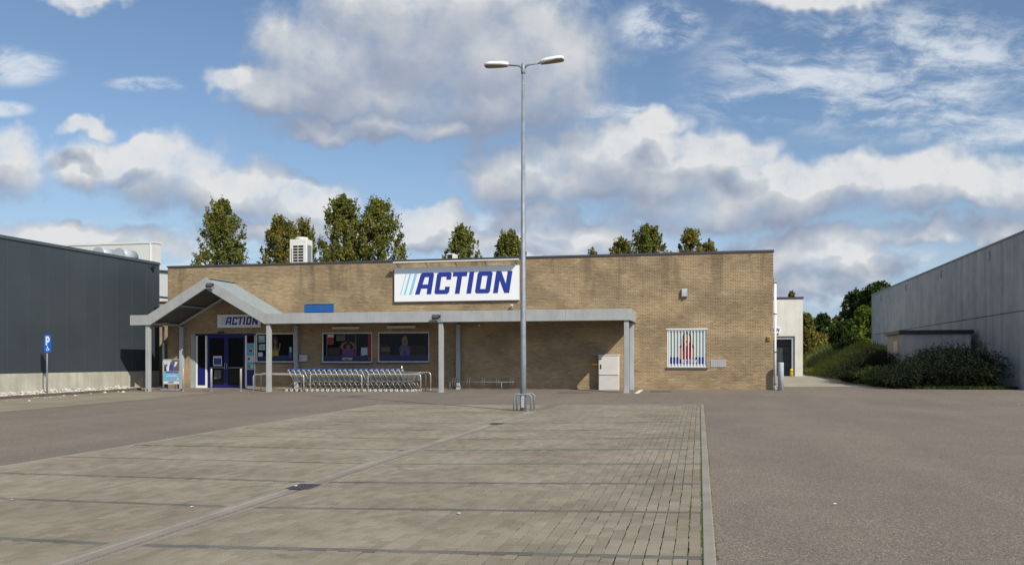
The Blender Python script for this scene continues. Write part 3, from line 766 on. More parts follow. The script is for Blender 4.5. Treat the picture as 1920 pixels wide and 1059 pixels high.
# lettering: slanted block capitals
def sh(pts): return [(x+.15*z, z) for x, z in pts]
LET = {
 'A': (sh([(0,0),(.13,.92),(.2,1),(.68,1),(.75,.92),(.75,0),(.535,0),(.535,.27),(.255,.27),(.218,0)]), [sh([(.285,.46),(.535,.46),(.535,.80),(.345,.80)])], .75),
 'C': (sh([(.07,0),(.6,0),(.67,.08),(.67,.34),(.455,.34),(.455,.2),(.215,.2),(.215,.8),(.455,.8),(.455,.66),(.67,.66),(.67,.92),(.6,1),(.07,1),(0,.92),(0,.08)]), [], .67),
 'T': (sh([(.215,0),(.43,0),(.43,.8),(.645,.8),(.645,1),(0,1),(0,.8),(.215,.8)]), [], .645),
 'I': (sh([(0,0),(.213,0),(.213,1),(0,1)]), [], .213),
 'O': (sh([(.07,0),(.6,0),(.67,.08),(.67,.92),(.6,1),(.07,1),(0,.92),(0,.08)]), [sh([(.215,.2),(.455,.2),(.455,.8),(.215,.8)])], .67),
 'N': (sh([(0,0),(.213,0),(.213,.58),(.50,0),(.72,0),(.72,1),(.507,1),(.507,.42),(.22,1),(0,1)]), [], .72)}
POSX = {'A': 0, 'C': .89, 'T': 1.62, 'I': 2.36, 'O': 2.74, 'N': 3.56}
def letter_mesh(ch, sx, sz, d):
    cu = bpy.data.curves.new('letter', 'CURVE'); cu.dimensions = '2D'; cu.fill_mode = 'BOTH'; cu.extrude = d/2
    outer, holes, wd = LET[ch]
    for poly in [outer]+holes:
        sp = cu.splines.new('POLY'); sp.points.add(len(poly)-1); sp.use_cyclic_u = True
        for p_, (a, c) in zip(sp.points, poly): p_.co = (a*sx, c*sz, 0, 1)
    o = bpy.data.objects.new('tmp', cu); COL.objects.link(o); dg = bpy.context.evaluated_depsgraph_get()
    me = bpy.data.meshes.new_from_object(o.evaluated_get(dg)); bpy.data.objects.remove(o); return me
LMESH = {}
def logo(parent, x0, z0, h_, y, mletter='logo_blue', mbar='logo_cyan', bars=True, only=None, wscale=1.0):
    """x0,z0: foot of the A in the parent's frame; lettering faces -Y"""
    for ch in 'ACTION':
        if only and ch not in only: continue
        key = (ch, round(h_, 3), wscale, mletter)
        if key not in LMESH:
            me = letter_mesh(ch, h_*wscale, h_, .006); me.materials.clear(); me.materials.append(MATS[mletter]); LMESH[key] = me
        o = bpy.data.objects.new('letter', LMESH[key]); COL.objects.link(o); o.parent = parent
        o.location = (x0+POSX[ch]*h_*wscale, y-.003, z0); o.rotation_euler = (R_(90), 0, 0)
    if bars:
        for (a, wd) in ((-.69, .035), (-.52, .08), (-.28, .125)):
            q_ = [(a, 0), (a+wd, 0), (a+wd+.275, 1), (a+.275, 1)]
            MB().prism([(x0+u*h_*wscale, z0+v*h_) for u, v in q_], y-.006, y-.001).build('stripe', mbar, parent)

# ---- windows and door (parts of the shop)
def window(hx, frame_w=.055, depth=.10, sill=True, label=None, pane='glass', fm='white_paint'):
    x0, x1, z0, z1 = hx; b = MB(); fw_ = frame_w; y = depth
    b.box(x0+.004, x1-.004, y-.05, y+.02, z0+.004, z0+fw_); b.box(x0+.004, x1-.004, y-.05, y+.02, z1-fw_, z1-.004)
    b.box(x0+.004, x0+fw_, y-.05, y+.02, z0+fw_, z1-fw_); b.box(x1-fw_, x1-.004, y-.05, y+.02, z0+fw_, z1-fw_)
    wd = b.build('window', fm, shop, label)
    MB().box(x0+fw_, x1-fw_, y-.012, y-.004, z0+fw_, z1-fw_).build('pane', pane, wd)
    if sill: MB().box(x0-.05, x1+.05, -.05, .06, z0-.075, z0-.002).build('sill', 'sill', wd)
    return wd, y-.013
def figure(kind):
    S = 'skin_shaded'
    if kind == 'arms_up':
        return [(S, [(.02,.62),(.10,.50),(.20,.42),(.28,.50),(.20,.62),(.30,.82),(.45,.93),(.45,1.0),(.28,.97),(.12,.85)]),
                (S, [(.98,.62),(.90,.50),(.80,.42),(.72,.50),(.80,.62),(.70,.82),(.55,.93),(.55,1.0),(.72,.97),(.88,.85)]),
                ('purple_print', [(.14,0),(.86,0),(.84,.38),(.80,.48),(.62,.52),(.38,.52),(.20,.48),(.16,.38)]),
                ('hair_dark', el(.5,.70,.17,.21)), (S, [(.42,.44),(.58,.44),(.60,.54),(.40,.54)]), (S, el(.5,.64,.115,.15)), ('brown_print', el(.5,.57,.035,.025)), ('hair_dark', [(.37,.70),(.42,.80),(.58,.80),(.63,.70),(.56,.76),(.46,.76)])]
    if kind == 'cheer':
        return [('hair_dark', el(.40,.74,.25,.25)), ('hair_dark', [(.14,.30),(.30,.30),(.34,.75),(.14,.75)]), ('hair_dark', [(.50,.36),(.64,.36),(.66,.75),(.5,.75)]), ('yellow_print', [(.06,0),(.74,0),(.72,.20),(.60,.20),(.56,.27),(.26,.27),(.20,.20),(.08,.20)]),
                (S, [(.08,.20),(.20,.20),(.28,.27),(.54,.27),(.60,.20),(.72,.20),(.70,.34),(.50,.42),(.48,.52),(.34,.52),(.32,.42),(.12,.34)]), (S, el(.41,.70,.13,.17)), ('hair_dark', [(.28,.74),(.34,.86),(.48,.86),(.54,.74),(.48,.80),(.34,.80)]), ('brown_print', el(.41,.61,.045,.045)),
                (S, [(.72,.20),(.82,.24),(.90,.46),(.82,.50),(.74,.36)]), (S, [(.80,.48),(.92,.46),(.94,.60),(.88,.64),(.80,.62)])]
    if kind == 'cheeks':
        return [('hair_light', el(.5,.76,.24,.24)), ('hair_light', [(.28,.44),(.72,.44),(.76,.76),(.24,.76)]), ('blue_print', [(.0,.34),(.10,.50),(.30,.55),(.70,.55),(.90,.50),(1.0,.34),(.92,0),(.08,0)]),
                (S, [(.10,.02),(.24,.02),(.44,.34),(.46,.54),(.38,.54),(.30,.36),(.08,.14)]), (S, [(.90,.02),(.76,.02),(.56,.34),(.54,.54),(.62,.54),(.70,.36),(.92,.14)]),
                (S, el(.5,.70,.135,.17)), ('hair_light', [(.36,.74),(.42,.90),(.58,.90),(.64,.74),(.56,.82),(.44,.82)]), ('brown_print', el(.5,.61,.04,.05)), ('hair_dark', el(.44,.73,.025,.014)), ('hair_dark', el(.56,.73,.025,.014))]
    return [('hair_dark', [(.18,.30),(.82,.30),(.84,.75),(.70,.97),(.5,1.0),(.30,.97),(.16,.75)]), ('red_print', [(.02,.45),(.18,.60),(.38,.62),(.62,.62),(.82,.60),(.98,.45),(.86,.34),(.80,0),(.20,0),(.14,.34)]),
            ('skin_lit', [(.04,.0),(.16,.0),(.20,.42),(.04,.42)]), ('skin_lit', [(.96,.0),(.84,.0),(.80,.42),(.96,.42)]), ('skin_lit', [(.42,.5),(.58,.5),(.58,.62),(.42,.62)]), ('skin_lit', el(.5,.75,.21,.21)), ('hair_dark', [(.2,.32),(.30,.3),(.31,.8),(.22,.78)]), ('hair_dark', [(.8,.32),(.70,.3),(.69,.8),(.78,.78)]),
            ('brown_print', el(.5,.66,.06,.05)), ('hair_dark', el(.41,.79,.035,.02)), ('hair_dark', el(.59,.79,.035,.02))]
def place(items, hx, a, c, b_, d):                           # fit unit items in a sub-rectangle of a window opening
    x0, x1, z0, z1 = hx
    return [(m, [(x0+(x1-x0)*(a+(c-a)*u), z0+(z1-z0)*(b_+(d-b_)*v)) for u, v in poly]) for m, poly in items]
def stick(wd, name, items, y): return flat(wd, name, items, 0, 0, 1, 1, y)
# window 1
w1, py = window(H_W1, label='window beside the sliding door')
H = H_W1
stick(w1, 'window_print', place([('band_blue', rc(.0,.07,.93,.24)), ('box_print', rc(.0,.24,.22,.24)), ('pale_print', rc(.06,.68,.22,.92)), ('cyan_print', rc(.07,.70,.21,.78)), ('pale_print', rc(.07,.42,.23,.62)), ('cyan_print', rc(.10,.47,.20,.58)),
     ('white_print', rc(.05,.20,.17,.34)), ('cyan_print', rc(.86,.32,.93,.52)), ('pale_print', rc(.88,.40,.91,.52)), ('blue_print', rc(.85,.16,.93,.34))], H, 0, 1, 0, 1)+place(figure('cheer'), H, .38, .66, .22, .92), py)
w2, py = window(H_W2, label='window with the purple-topped figure printed on it')
H = H_W2
stick(w2, 'window_print', place([('band_blue', rc(.035,.06,.965,.23)), ('grey_print', rc(.08,.23,.10,.94)), ('grey_print', rc(.10,.60,.2,.95)), ('red_print', rc(.105,.62,.23,.84)), ('white_print', rc(.105,.84,.23,.94)), ('red_print', rc(.91,.24,.965,.96)), ('red_print', rc(.91,.07,.965,.2)),
     ('box_print', rc(.12,.25,.36,.5)), ('cyan_print', rc(.77,.23,.83,.50)), ('pale_print', rc(.78,.25,.9,.50)), ('grey_print', rc(.28,.72,.46,.92)), ('brown_print', rc(.42,.75,.46,.94)), ('grey_print', rc(.66,.2,.68,.9))], H, 0, 1, 0, 1)+place(figure('arms_up'), H, .34, .70, .22, .70), py)
def small_logo(wd, hx, a, b_, hh, y, m='white_print'):
    x0, x1, z0, z1 = hx; logo(wd, x0+(x1-x0)*a, z0+(z1-z0)*b_, hh, y, m, m, bars=False)
small_logo(w2, H, .40, .085, .12, py-.012)
w3, py = window(H_W3, label='window with the fair-haired figure printed on it')
H = H_W3
stick(w3, 'window_print', place([('band_blue', rc(.03,.06,.97,.24)), ('box_print', rc(.04,.24,.24,.56)), ('brown_print', rc(.05,.36,.23,.5)), ('hair_dark', rc(.62,.24,.95,.55))], H, 0, 1, 0, 1)+place(figure('cheeks'), H, .41, .63, .22, .88), py)
# barred window
wr, py = window(H_WR, .05, .09, True, 'barred window at the right end of the shop front', 'glass_light')
H = H_WR
stick(wr, 'window_print', place([('logo_blue', rc(.07,.09,.93,.27)), ('white_print', rc(.07,.06,.93,.09))], H, 0, 1, 0, 1)+place(figure('hair'), H, .30, .70, .22, .92), py)
small_logo(wr, H, .36, .115, .15, py-.012)
nb_ = 12
for k in range(nb_):
    x = H[0]+.10+(H[1]-H[0]-.2)*k/(nb_-1)
    MB().box(x-.017, x+.017, .02, .034, H[2]+.03, H[3]-.06).build('window_bar', 'white_paint', wr)
MB().box(H[0]+.02, H[1]-.02, .012, .04, H[3]-.05, H[3]-.012).build('bar_rail', 'white_paint', wr)
MB().box(H[0]+.02, H[1]-.02, .012, .04, H[2]+.008, H[2]+.03).build('bar_rail', 'white_paint', wr)
MB().box(H[0]-.04, H[1]+.04, -.02, .05, H[3], H[3]+.05).build('lintel', 'white_paint', wr)
# entrance
dx0, dx1, dz0, dz1 = H_DOOR; dg_ = G((dx0+dx1)/2, YW)+.01
def vx(p): return XZ(p, 680, YW)[0]
a0, a1, a2, a3, a4 = dx0+.01, vx(386.4), vx(422), vx(457.4), dx1-.005
def framed(name, x0, x1, z0, z1, y, fw_, m, parent, label=None, thick=.06):
    b = MB(); b.box(x0, x1, y, y+thick, z0, z0+fw_*1.4); b.box(x0, x1, y, y+thick, z1-fw_, z1); b.box(x0, x0+fw_, y, y+thick, z0+fw_*1.4, z1-fw_); b.box(x1-fw_, x1, y, y+thick, z0+fw_*1.4, z1-fw_)
    o = b.build(name, m, parent, label)
    MB().box(x0+fw_, x1-fw_, y+.025, y+.033, z0+fw_*1.4, z1-fw_).build('pane', 'glass', o); return o
o = framed('sidelight', a0+.28, a1, dg_, dz1-.01, .06, .085, 'white_paint', shop, 'narrow glazed panel left of the sliding door')
MB().box(a0+.37, a1-.09, .07, .082, dg_+.13, dg_+.98).build('lower_panel', 'door_blue', o)
o = framed('sidelight', a3+.03, a4, dg_, dz1-.01, .06, .085, 'white_paint', shop, 'narrow panel covered with notices right of the sliding door')
xA, xB = a3+.12, a4-.09
MB().box(xA, xB, .07, .082, dg_+.13, dg_+.9).build('lower_panel', 'door_blue', o)
zz0 = dg_+.92; hh = dz1-.12-zz0
stick(o, 'notice', [(m, [(xA+(xB-xA)*u, zz0+hh*v) for u, v in pl]) for m, pl in [('pale_print', rc(.02,.0,.98,.78)), ('cyan_print', rc(.05,.42,.95,.76)), ('pale_print', rc(.2,.50,.8,.62)), ('grey_print', rc(.25,.52,.72,.60)), ('white_print', rc(.05,.24,.95,.40)), ('grey_print', rc(.1,.28,.4,.36)), ('cyan_print', rc(.05,.02,.95,.22)), ('yellow_print', rc(.12,.05,.45,.13)), ('white_print', rc(.5,.05,.8,.16))]], .082)
for (xa, xb, lab, hx_) in ((a1+.012, a2-.004, 'left sliding door leaf', 1), (a2+.004, a3+.02, 'right sliding door leaf', 0)):
    o = framed('door', xa, xb, dg_, dz1-.10, .11, .11, 'door_blue', shop, lab)
    hxx = xb-.055 if hx_ else xa+.055
    MB().tube([(hxx, .10, dg_+.95), (hxx, .06, dg_+.95), (hxx, .06, dg_+1.25), (hxx, .10, dg_+1.25)], .012, 6).build('handle', 'stainless', o)
    MB().box(xa+.11, xb-.11, .12, .128, dg_+1.0, dg_+1.03).build('rail', 'grey_paint_dull', o)
    if hx_: stick(o, 'notice', [('white_print', rc(xa+.3, dg_+1.1, xb-.25, dg_+1.6)), ('blue_print', rc(xa+.34, dg_+1.16, xb-.29, dg_+1.5)), ('grey_print', rc(xa+.36, dg_+.45, xb-.3, dg_+.9))], .134)
b = MB(); b.box(a0, a4, .05, .2, dz1-.098, dz1-.012); b.build('door_header', 'door_blue', shop)
b = MB(); b.box(a0, a0+.26, .03, .12, dg_, dz1-.012); b.build('door_jamb', 'grey_paint', shop)
b = MB(); b.box(dx0, dx1+.05, -.06, .28, dg_-.12, dg_-.004); b.build('threshold', 'concrete_kerb', shop)
xs_, zs_ = XZ(414.5, 623.5, YW); MB().bbox(xs_-.17, xs_+.17, -.09, -.0, zs_-.03, zs_+.05, .01).build('door_sensor', 'black', shop)
# small fixed parts of the facade
x0, z1 = XZ(572, 569.7, YW); x1, z0 = XZ(626, 586.9, YW)
lv = MB(); lv.box(x0, x1, -.03, .0, z1-.035, z1); lv.box(x0, x1, -.03, 0, z0, z0+.035); lv.box(x0, x0+.03, -.03, 0, z0+.035, z1-.035); lv.box(x1-.03, x1, -.03, 0, z0+.035, z1-.035)
lo = lv.build('louvre', 'louvre_blue', shop, 'blue metal louvre above the canopy')
MB().box(x0+.03, x1-.03, -.004, .002, z0+.035, z1-.035).build('backing', 'black', lo)
for k in range(4):
    zc = z0+.06+(z1-z0-.12)*(k+.5)/4
    MB().add([(x0+.03, -.028, zc-.03), (x1-.03, -.028, zc-.03), (x1-.03, -.006, zc+.03), (x0+.03, -.006, zc+.03), (x0+.03, -.032, zc-.026), (x1-.03, -.032, zc-.026), (x1-.03, -.010, zc+.034), (x0+.03, -.010, zc+.034)], [(0,3,2,1),(4,5,6,7),(0,1,5,4),(2,3,7,6),(1,2,6,5),(3,0,4,7)]).build('slat', 'louvre_blue', lo)
x0, z1 = XZ(1332, 674, YW); x1, z0 = XZ(1361, 688, YW)
b = MB(); b.box(x0, x1, -.012, .0, z0, z1); gr = b.build('vent_grille', 'grey_paint_dull', shop)
b = MB()
for k in range(9): xx = x0+.02+(x1-x0-.04)*k/8; b.box(xx-.012, xx+.012, -.02, -.0125, z0+.02, z1-.02)
for k in range(4): zz = z0+.03+(z1-z0-.06)*k/3; b.box(x0+.02, x1-.02, -.024, -.0205, zz-.008, zz+.008)
b.build('grille_bars', 'stainless', gr)
# white downpipe at the right corner
xd, zt = XZ(1454.3, 531, YW); zb = G(xd, YW)+.02
dp = MB().tube([(FX1+.075, .12, zb+.05), (FX1+.075, .12, zt+.02)], .06, 14).build('downpipe', 'pvc_white', shop, 'white plastic downpipe at the right corner')
MB().bbox(FX1+.0, FX1+.17, .03, .22, zt+.02, zt+.27, .012).build('hopper', 'grey_paint', dp)
for zc in (zt-1.35, zt-3.0, zt-4.4): MB().tube([(FX1+.075, .12, zc), (FX1+.075, .12, zc+.05)], .068, 14).build('bracket', 'dark_grey', dp)
MB().tube([(FX1+.075, .12, zb), (FX1+.075, .05, zb+.02), (FX1+.075, -.02, zb+.01)], .055, 10).build('shoe', 'pvc_white', dp)
# grey downpipe at the left corner
xl, _ = XZ(306.3, 650, YW-.2)
dp = MB().tube([(xl, -.2, G(xl, YW)), (xl, -.2, 3.15)], .055, 12).build('downpipe', 'grey_paint_dull', shop, 'grey downpipe at the left corner under the canopy')
MB().tube([(xl, -.2, 2.35), (xl, -.2, 2.42)], .07, 12).build('collar', 'dark_grey', dp)

# ================================================================== CANOPY
YC = 37.42; CD = YW-.03
can = thing('entrance_canopy', 'pale grey steel canopy with a pitched gable over the shop door', 'canopy', (0, YC, 0))
def cz(p, y): return XZ(p, y, YC)
bx0, bz1 = cz(246, 591); _, bz0 = cz(246, 609.8); bx1, rz1 = cz(1183.3, 578.9); _, rz0 = cz(1183.3, 600)
BZ0, BZ1 = (bz0+rz0)/2, (bz1+rz1)/2
g0 = cz(276.5, 600)[0]; g2 = cz(502.5, 600)[0]; gx, gz1 = cz(387, 520.5); gzin = cz(387, 541)[1]
kx0 = cz(278.5, 591)[0]; kx1 = cz(500, 588.5)[0]; ki0 = cz(283, 609)[0]; ki1 = cz(497, 607)[0]
TH = .09
b = MB(); b.box(bx0, kx0-.002, -TH, 0, BZ0, BZ1); b.build('fascia', 'grey_paint', can)
joint = cz(826.5, 590)[0]
def fascia_run(xa, xb, n):
    for k in range(n):
        a_, b_ = xa+(xb-xa)*k/n, xa+(xb-xa)*(k+1)/n
        MB().bbox(a_+.003, b_-.003, -TH-random.uniform(0, .003), 0, BZ0, BZ1, .006).build('fascia', 'grey_paint', can)
fascia_run(kx1+.004, joint-.002, 3)
fascia_run(joint+.002, bx1, 3)
b = MB(); b.prism([(kx0, BZ1), (kx0, BZ0), (ki0, BZ0), (gx-.002, gzin), (gx-.002, gz1)], -TH, 0); b.build('gable_board', 'grey_paint', can)
b = MB(); b.prism([(gx+.002, gz1), (gx+.002, gzin), (ki1, BZ0), (kx1, BZ0), (kx1, BZ1)], -TH, 0); b.build('gable_board', 'grey_paint', can)
dW = YW-YC
MB().box(bx1-TH, bx1, .001, dW-.01, BZ0, BZ1).build('side_fascia', 'grey_paint', can); MB().box(bx0, bx0+TH, .001, dW-.01, BZ0, BZ1).build('side_fascia', 'grey_paint', can)
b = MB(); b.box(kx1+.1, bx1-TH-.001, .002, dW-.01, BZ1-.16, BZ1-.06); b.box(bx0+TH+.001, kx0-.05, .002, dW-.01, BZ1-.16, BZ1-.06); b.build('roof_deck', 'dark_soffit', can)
# corrugated gable roof, two slopes
def slope_sheet(xa, za, xb, zb, name, m, off):
    nn = 56; vs = []; L = math.hypot(xb-xa, zb-za); nx_, nz_ = -(zb-za)/L, (xb-xa)/L
    if nz_ < 0: nx_, nz_ = -nx_, -nz_
    for j in (0, 1):
        for i in range(nn+1):
            y = .002+(dW-.012)*i/nn; h_ = off+(.018 if (i//2) % 2 else 0)
            X, Z = (xa, za) if j == 0 else (xb, zb); vs.append((X+nx_*h_, y, Z+nz_*h_))
    fs = [(i, i+1, nn+2+i, nn+1+i) for i in range(nn)]
    return MB().add(vs, fs).build(name, m, can)
for (xa, xb) in ((gx, kx0+.05), (gx, kx1-.05)):
    slope_sheet(xa, gz1-.03, xb, BZ1-.03, 'roof_sheet', 'roof_sheet', -.02)
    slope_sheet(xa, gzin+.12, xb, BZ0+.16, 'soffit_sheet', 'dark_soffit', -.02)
b = MB()
for t in (0, .5, 1):
    for s in (-1, 1):
        e = kx0+.1 if s < 0 else kx1-.1
        b.tube([(gx+s*.02+(e-gx)*t*.98, .01, gzin+.06+(BZ0+.08-gzin-.06)*t), (gx+s*.02+(e-gx)*t*.98, dW-.03, gzin+.06+(BZ0+.08-gzin-.06)*t)], .045, 4, smooth=False)
for yy in (dW-.08,):
    for e in (kx0, kx1): b.tube([(gx, yy, gzin), (e, yy, BZ0+.03)], .07, 4, smooth=False)
b.build('rafters', 'grey_paint_dull', can)
b = MB(); b.box(gx-.12, gx+.12, .002, dW-.015, gz1-.035, gz1-.005); b.build('ridge_cap', 'roof_sheet', can)
# edge gutter beams under the eaves of the gable and across the canopy
b = MB(); b.box(kx0-.06, kx0+.06, .002, dW-.02, BZ0+.02, BZ0+.14); b.box(kx1-.06, kx1+.06, .002, dW-.02, BZ0+.02, BZ0+.14)
for xx in (joint, (kx1+joint)/2, (joint+bx1)/2): b.box(xx-.05, xx+.05, .002, dW-.02, BZ0+.03, BZ1-.165)
b.build('cross_beam', 'grey_paint_dull', can)
CW = .10
cols = [276.3, 502.8, 826.3, 1174.2]
for p in cols:
    xc = cz(p, 670)[0]; z = G(xc, YC)
    b = MB(); b.bbox(xc-CW, xc+CW, -.02, .18, z-.05, BZ0-.001, .012); c_ = b.build('column', 'grey_paint', can)
    MB().box(xc-.16, xc+.16, -.08, .24, z-.02, z+.014).build('base_plate', 'grey_paint_dull', c_)
for p in (341, 556, 859.5, 1184.2):
    xc = XZ(p, 670, YW-.12)[0]; z = G(xc, YW)
    b = MB(); b.bbox(xc-.095, xc+.095, dW-.22, dW-.03, z-.05, BZ0+.0, .012); b.build('column', 'grey_paint_dull', can, 'rear canopy post against the brick wall')
b = MB(); xx = cz(276.3, 728)[0]; z = G(xx, YC)
MB().bbox(xx-.03, xx+.06, -.024, -.0205, z+.04, z+.11, .001).build('paint_spot', 'logo_blue', can)

# floodlights
def flood(xp, yp, lab, rzz=0, rod=True):
    x, z = XZ(xp, yp, YC-.1)
    t = thing('floodlight', lab, 'floodlight', (x, YC-.32, z), rzz, 'black floodlights on the canopy')
    m = MB().bbox(-.16, .16, -.06, .06, -.10, .10, .02).build('housing', 'black', t); m.rotation_euler = (R_(-28), 0, 0)
    l = MB().box(-.12, .12, -.066, -.061, -.075, .075).build('lens', 'lens', m)
    MB().tube([(-.18, 0, 0), (-.18, .1, -.12), (-.02, .22, -.17), (.18, .1, -.12), (.18, 0, 0)], .012, 6).build('bracket', 'dark_grey', t)
    MB().bbox(.15, .23, -.03, .05, -.02, .08, .01).build('sensor', 'black', t)
flood(397, 535.5, 'black floodlight under the peak of the canopy gable')
flood(819.5, 594.5, 'black floodlight on the canopy beam over the trolleys')
# tube lights on the wall under the canopy
for (a, c, y_, lab) in ((623.4, 674.9, 614.5, 'slim tube lamp over the window with the purple figure'), (726, 779.9, 612.8, 'slim tube lamp over the window with the fair-haired figure')):
    xa, z = XZ(a, y_, YW); xb, _ = XZ(c, y_, YW)
    t = thing('tube_lamp', lab, 'lamp', ((xa+xb)/2, YW-.02, z), group='tube lamps over the shop windows'); L = (xb-xa)/2
    MB().bbox(-L, L, -.1, 0, -.03, .05, .012).build('housing', 'off_white', t)
    MB().tube([(-L+.03, -.06, -.045), (L-.03, -.06, -.045)], .02, 8).build('tube', 'white_paint', t)
x, z = XZ(899, 609.5, YW)
t = thing('bulkhead_lamp', 'small round lamp on the shaded wall beside the tall lamp post', 'lamp', (x, YW-.0, z)); MB().tube([(0, -.01, 0), (0, -.06, 0)], .07, 12).build('base', 'grey_paint', t); MB().ball((0, -.07, 0), .06, 10, sc=(1, .7, 1)).build('globe', 'off_white', t)

# ================================================================== SIGNS ON THE SHOP
def board(name, lab, cat, c4, Y, thick=.05):
    (xa, ya, xb, yb) = c4; x0, z1 = XZ(xa, ya, Y); x1, z0 = XZ(xb, yb, Y)
    t = thing(name, lab, cat, (x0, Y, z0)); MB().bbox(0, x1-x0, 0, thick, 0, z1-z0, .006).build('panel', 'sign_white', t); return t, x1-x0, z1-z0
YS = YW-.12
x0, zl1 = XZ(740, 503.2, YS); _, zl0 = XZ(740, 565.3, YS); x1, zr1 = XZ(973, 496.8, YS); _, zr0 = XZ(973, 561.7, YS)
z0, z1 = (zl0+zr0)/2, (zl1+zr1)/2
t = thing('shop_sign', 'large white signboard reading ACTION above the canopy', 'sign', (x0, YS, z0))
SW, SH = x1-x0, z1-z0
MB().bbox(0, SW, 0, .08, 0, SH, .006).build('panel', 'sign_white', t)
b = MB(); b.box(-.012, 0, -.004, .09, 0, SH); b.box(SW, SW+.012, -.004, .09, 0, SH); b.box(-.012, SW+.012, -.004, .09, SH, SH+.012); b.box(-.012, SW+.012, -.004, .09, -.012, 0); b.build('edge_frame', 'white_paint', t)
u = SW/952.; hL = 165/258.*SH
logo(t, 160*u, 52/258.*SH, hL, -.001, wscale=(740*u)/(4.40*hL))
# lamp trough above the sign
tx0, tz0 = XZ(736.4, 491.8, YW-.52); tx1, tz1 = XZ(971.9, 486.4, YW-.52); tz = (tz0+tz1)/2
t = thing('sign_lamp', 'long white lamp trough held out above the large white signboard', 'lamp', (tx0, YW, tz)); TW = tx1-tx0
MB().bbox(0, TW, -.52, -.31, -.025, .025, .008).build('trough', 'lamp_white', t)
MB().box(.03, TW-.03, -.49, -.34, -.036, -.027).build('diffuser', 'diffuser', t)
for k in range(5):
    xx = .12+(TW-.3)*k/4
    MB().tube([(xx, -.34, -.03), (xx, -.10, -.17), (xx, .0, -.2)], .016, 6).build('bracket', 'dark_grey', t)
x0, z1 = XZ(407.3, 590, YW-.08); x1, z0 = XZ(488.5, 613.4, YW-.08)
t = thing('door_sign', 'small white sign reading ACTION over the sliding door', 'sign', (x0, YW-.08, z0)); MB().bbox(0, x1-x0, 0, .06, 0, z1-z0, .005).build('panel', 'sign_white', t)
sw, s_h = x1-x0, z1-z0; hL = s_h*.62
logo(t, sw*.185, s_h*.2, hL, -.001, wscale=sw*.765/(4.40*hL))
# wall fixings
def wallbox(name, lab, cat, xa, ya, xb, yb, d, m, Y=YW):
    x0, z1 = XZ(xa, ya, Y); x1, z0 = XZ(xb, yb, Y); t = thing(name, lab, cat, ((x0+x1)/2, Y, (z0+z1)/2)); w_, h_ = (x1-x0)/2, (z1-z0)/2
    return t, w_, h_
t, w_, h_ = wallbox('alarm_box', 'grey alarm siren box high on the right of the brick wall', 'alarm box', 1278.5, 541.6, 1288.5, 558, .2, 'x')
MB().prism([(0, h_), (-.09, h_), (-.13, h_*.5), (-.13, -h_*.7), (-.06, -h_), (0, -h_)], -w_, w_, ax='x').build('cover', 'grey_paint_dull', t); MB().box(-w_*.6, w_*.6, -.131, -.1305, h_*.1, h_*.5).build('front_plate', 'pale_print', t); MB().tube([(0, -.1, -h_-.03), (0, -.1, -h_*.9)], .03, 8).build('flash_lamp', 'dark_grey', t)
t, w_, h_ = wallbox('fire_bell', 'small ochre warning box on the brick near the right corner', 'alarm box', 1438, 630, 1445, 638.5, .1, 'x')
MB().bbox(-w_, w_, -.08, 0, -h_, h_, .015).build('cover', 'yellow_dull', t); MB().tube([(0, -.08, 0), (0, -.1, 0)], w_*.55, 12).build('button', 'brown_print', t)
t, w_, h_ = wallbox('letterbox', 'grey letterbox on the wall between the first two shop windows', 'letterbox', 562.7, 664.6, 578.5, 678, .1, 'x')
MB().bbox(-w_, w_, -.14, 0, -h_, h_, .012).build('body', 'grey_paint_dull', t); MB().box(-w_*.8, w_*.8, -.146, -.141, h_*.35, h_*.62).build('flap', 'stainless', t); MB().box(0, w_*.7, -.144, -.141, -h_*.5, 0).build('label_plate', 'white_print', t)
t, w_, h_ = wallbox('wall_camera', 'small bent camera arm on the brick under the large signboard', 'camera', 957, 570, 967, 580, .1, 'x')
MB().tube([(0, 0, -.08), (0, -.1, -.08), (-.02, -.14, .02)], .02, 8).build('arm', 'grey_paint_dull', t); MB().bbox(-.05, .03, -.26, -.1, .02, .10, .01).build('housing', 'off_white', t)

# ================================================================== ROOFTOP UNITS
YA = 45.0
x0, zt = XZ(543, 449, YA); x1, _ = XZ(574.5, 449, YA)
t = thing('air_conditioner', 'tall white air conditioning unit with black louvres on the shop roof', 'air conditioner', (x0, YA, TOP-.2)); aw = x1-x0; ah = zt-TOP+.2; ad = .75
MB().bbox(0, aw, 0, ad, 0, ah, .02).build('casing', 'off_white', t)
MB().tube([(aw*.55, ad/2, ah), (aw*.55, ad/2, ah+.13)], [.36, .34], 18).build('fan_ring', 'off_white', t)
MB().box(aw*.22, aw*.82, -.006, -.001, .08, ah-.33).build('louvre_back', 'black', t)
for k in range(12): zz = .1+(ah-.45)*k/11; MB().box(aw*.22, aw*.82, -.028, -.007, zz, zz+.035).build('slat', 'off_white', t)
MB().box(aw*.50, aw*.53, -.034, -.029, .08, ah-.33).build('mullion', 'off_white', t)
MB().box(aw*.10, aw*.13, -.006, -.001, .3, ah-.5).build('slot', 'dark_grey', t)
MB().box(aw+.001, aw+.006, .12, ad-.12, .1, ah-.3).build('side_coil', 'galvanised', t)
x0, zt = XZ(837, 475.5, YA); x1, _ = XZ(848.5, 475, YA)
t = thing('air_conditioner', 'small white fan unit peeping over the roof edge above the signboard', 'air conditioner', (x0, YA, TOP-.2)); aw = x1-x0; ah = zt-TOP+.2
MB().bbox(0, aw+.08, 0, .7, 0, ah, .015).build('casing', 'off_white', t)
MB().box(.05, aw-.01, -.005, -.001, .1, ah-.05).build('grille', 'black', t)
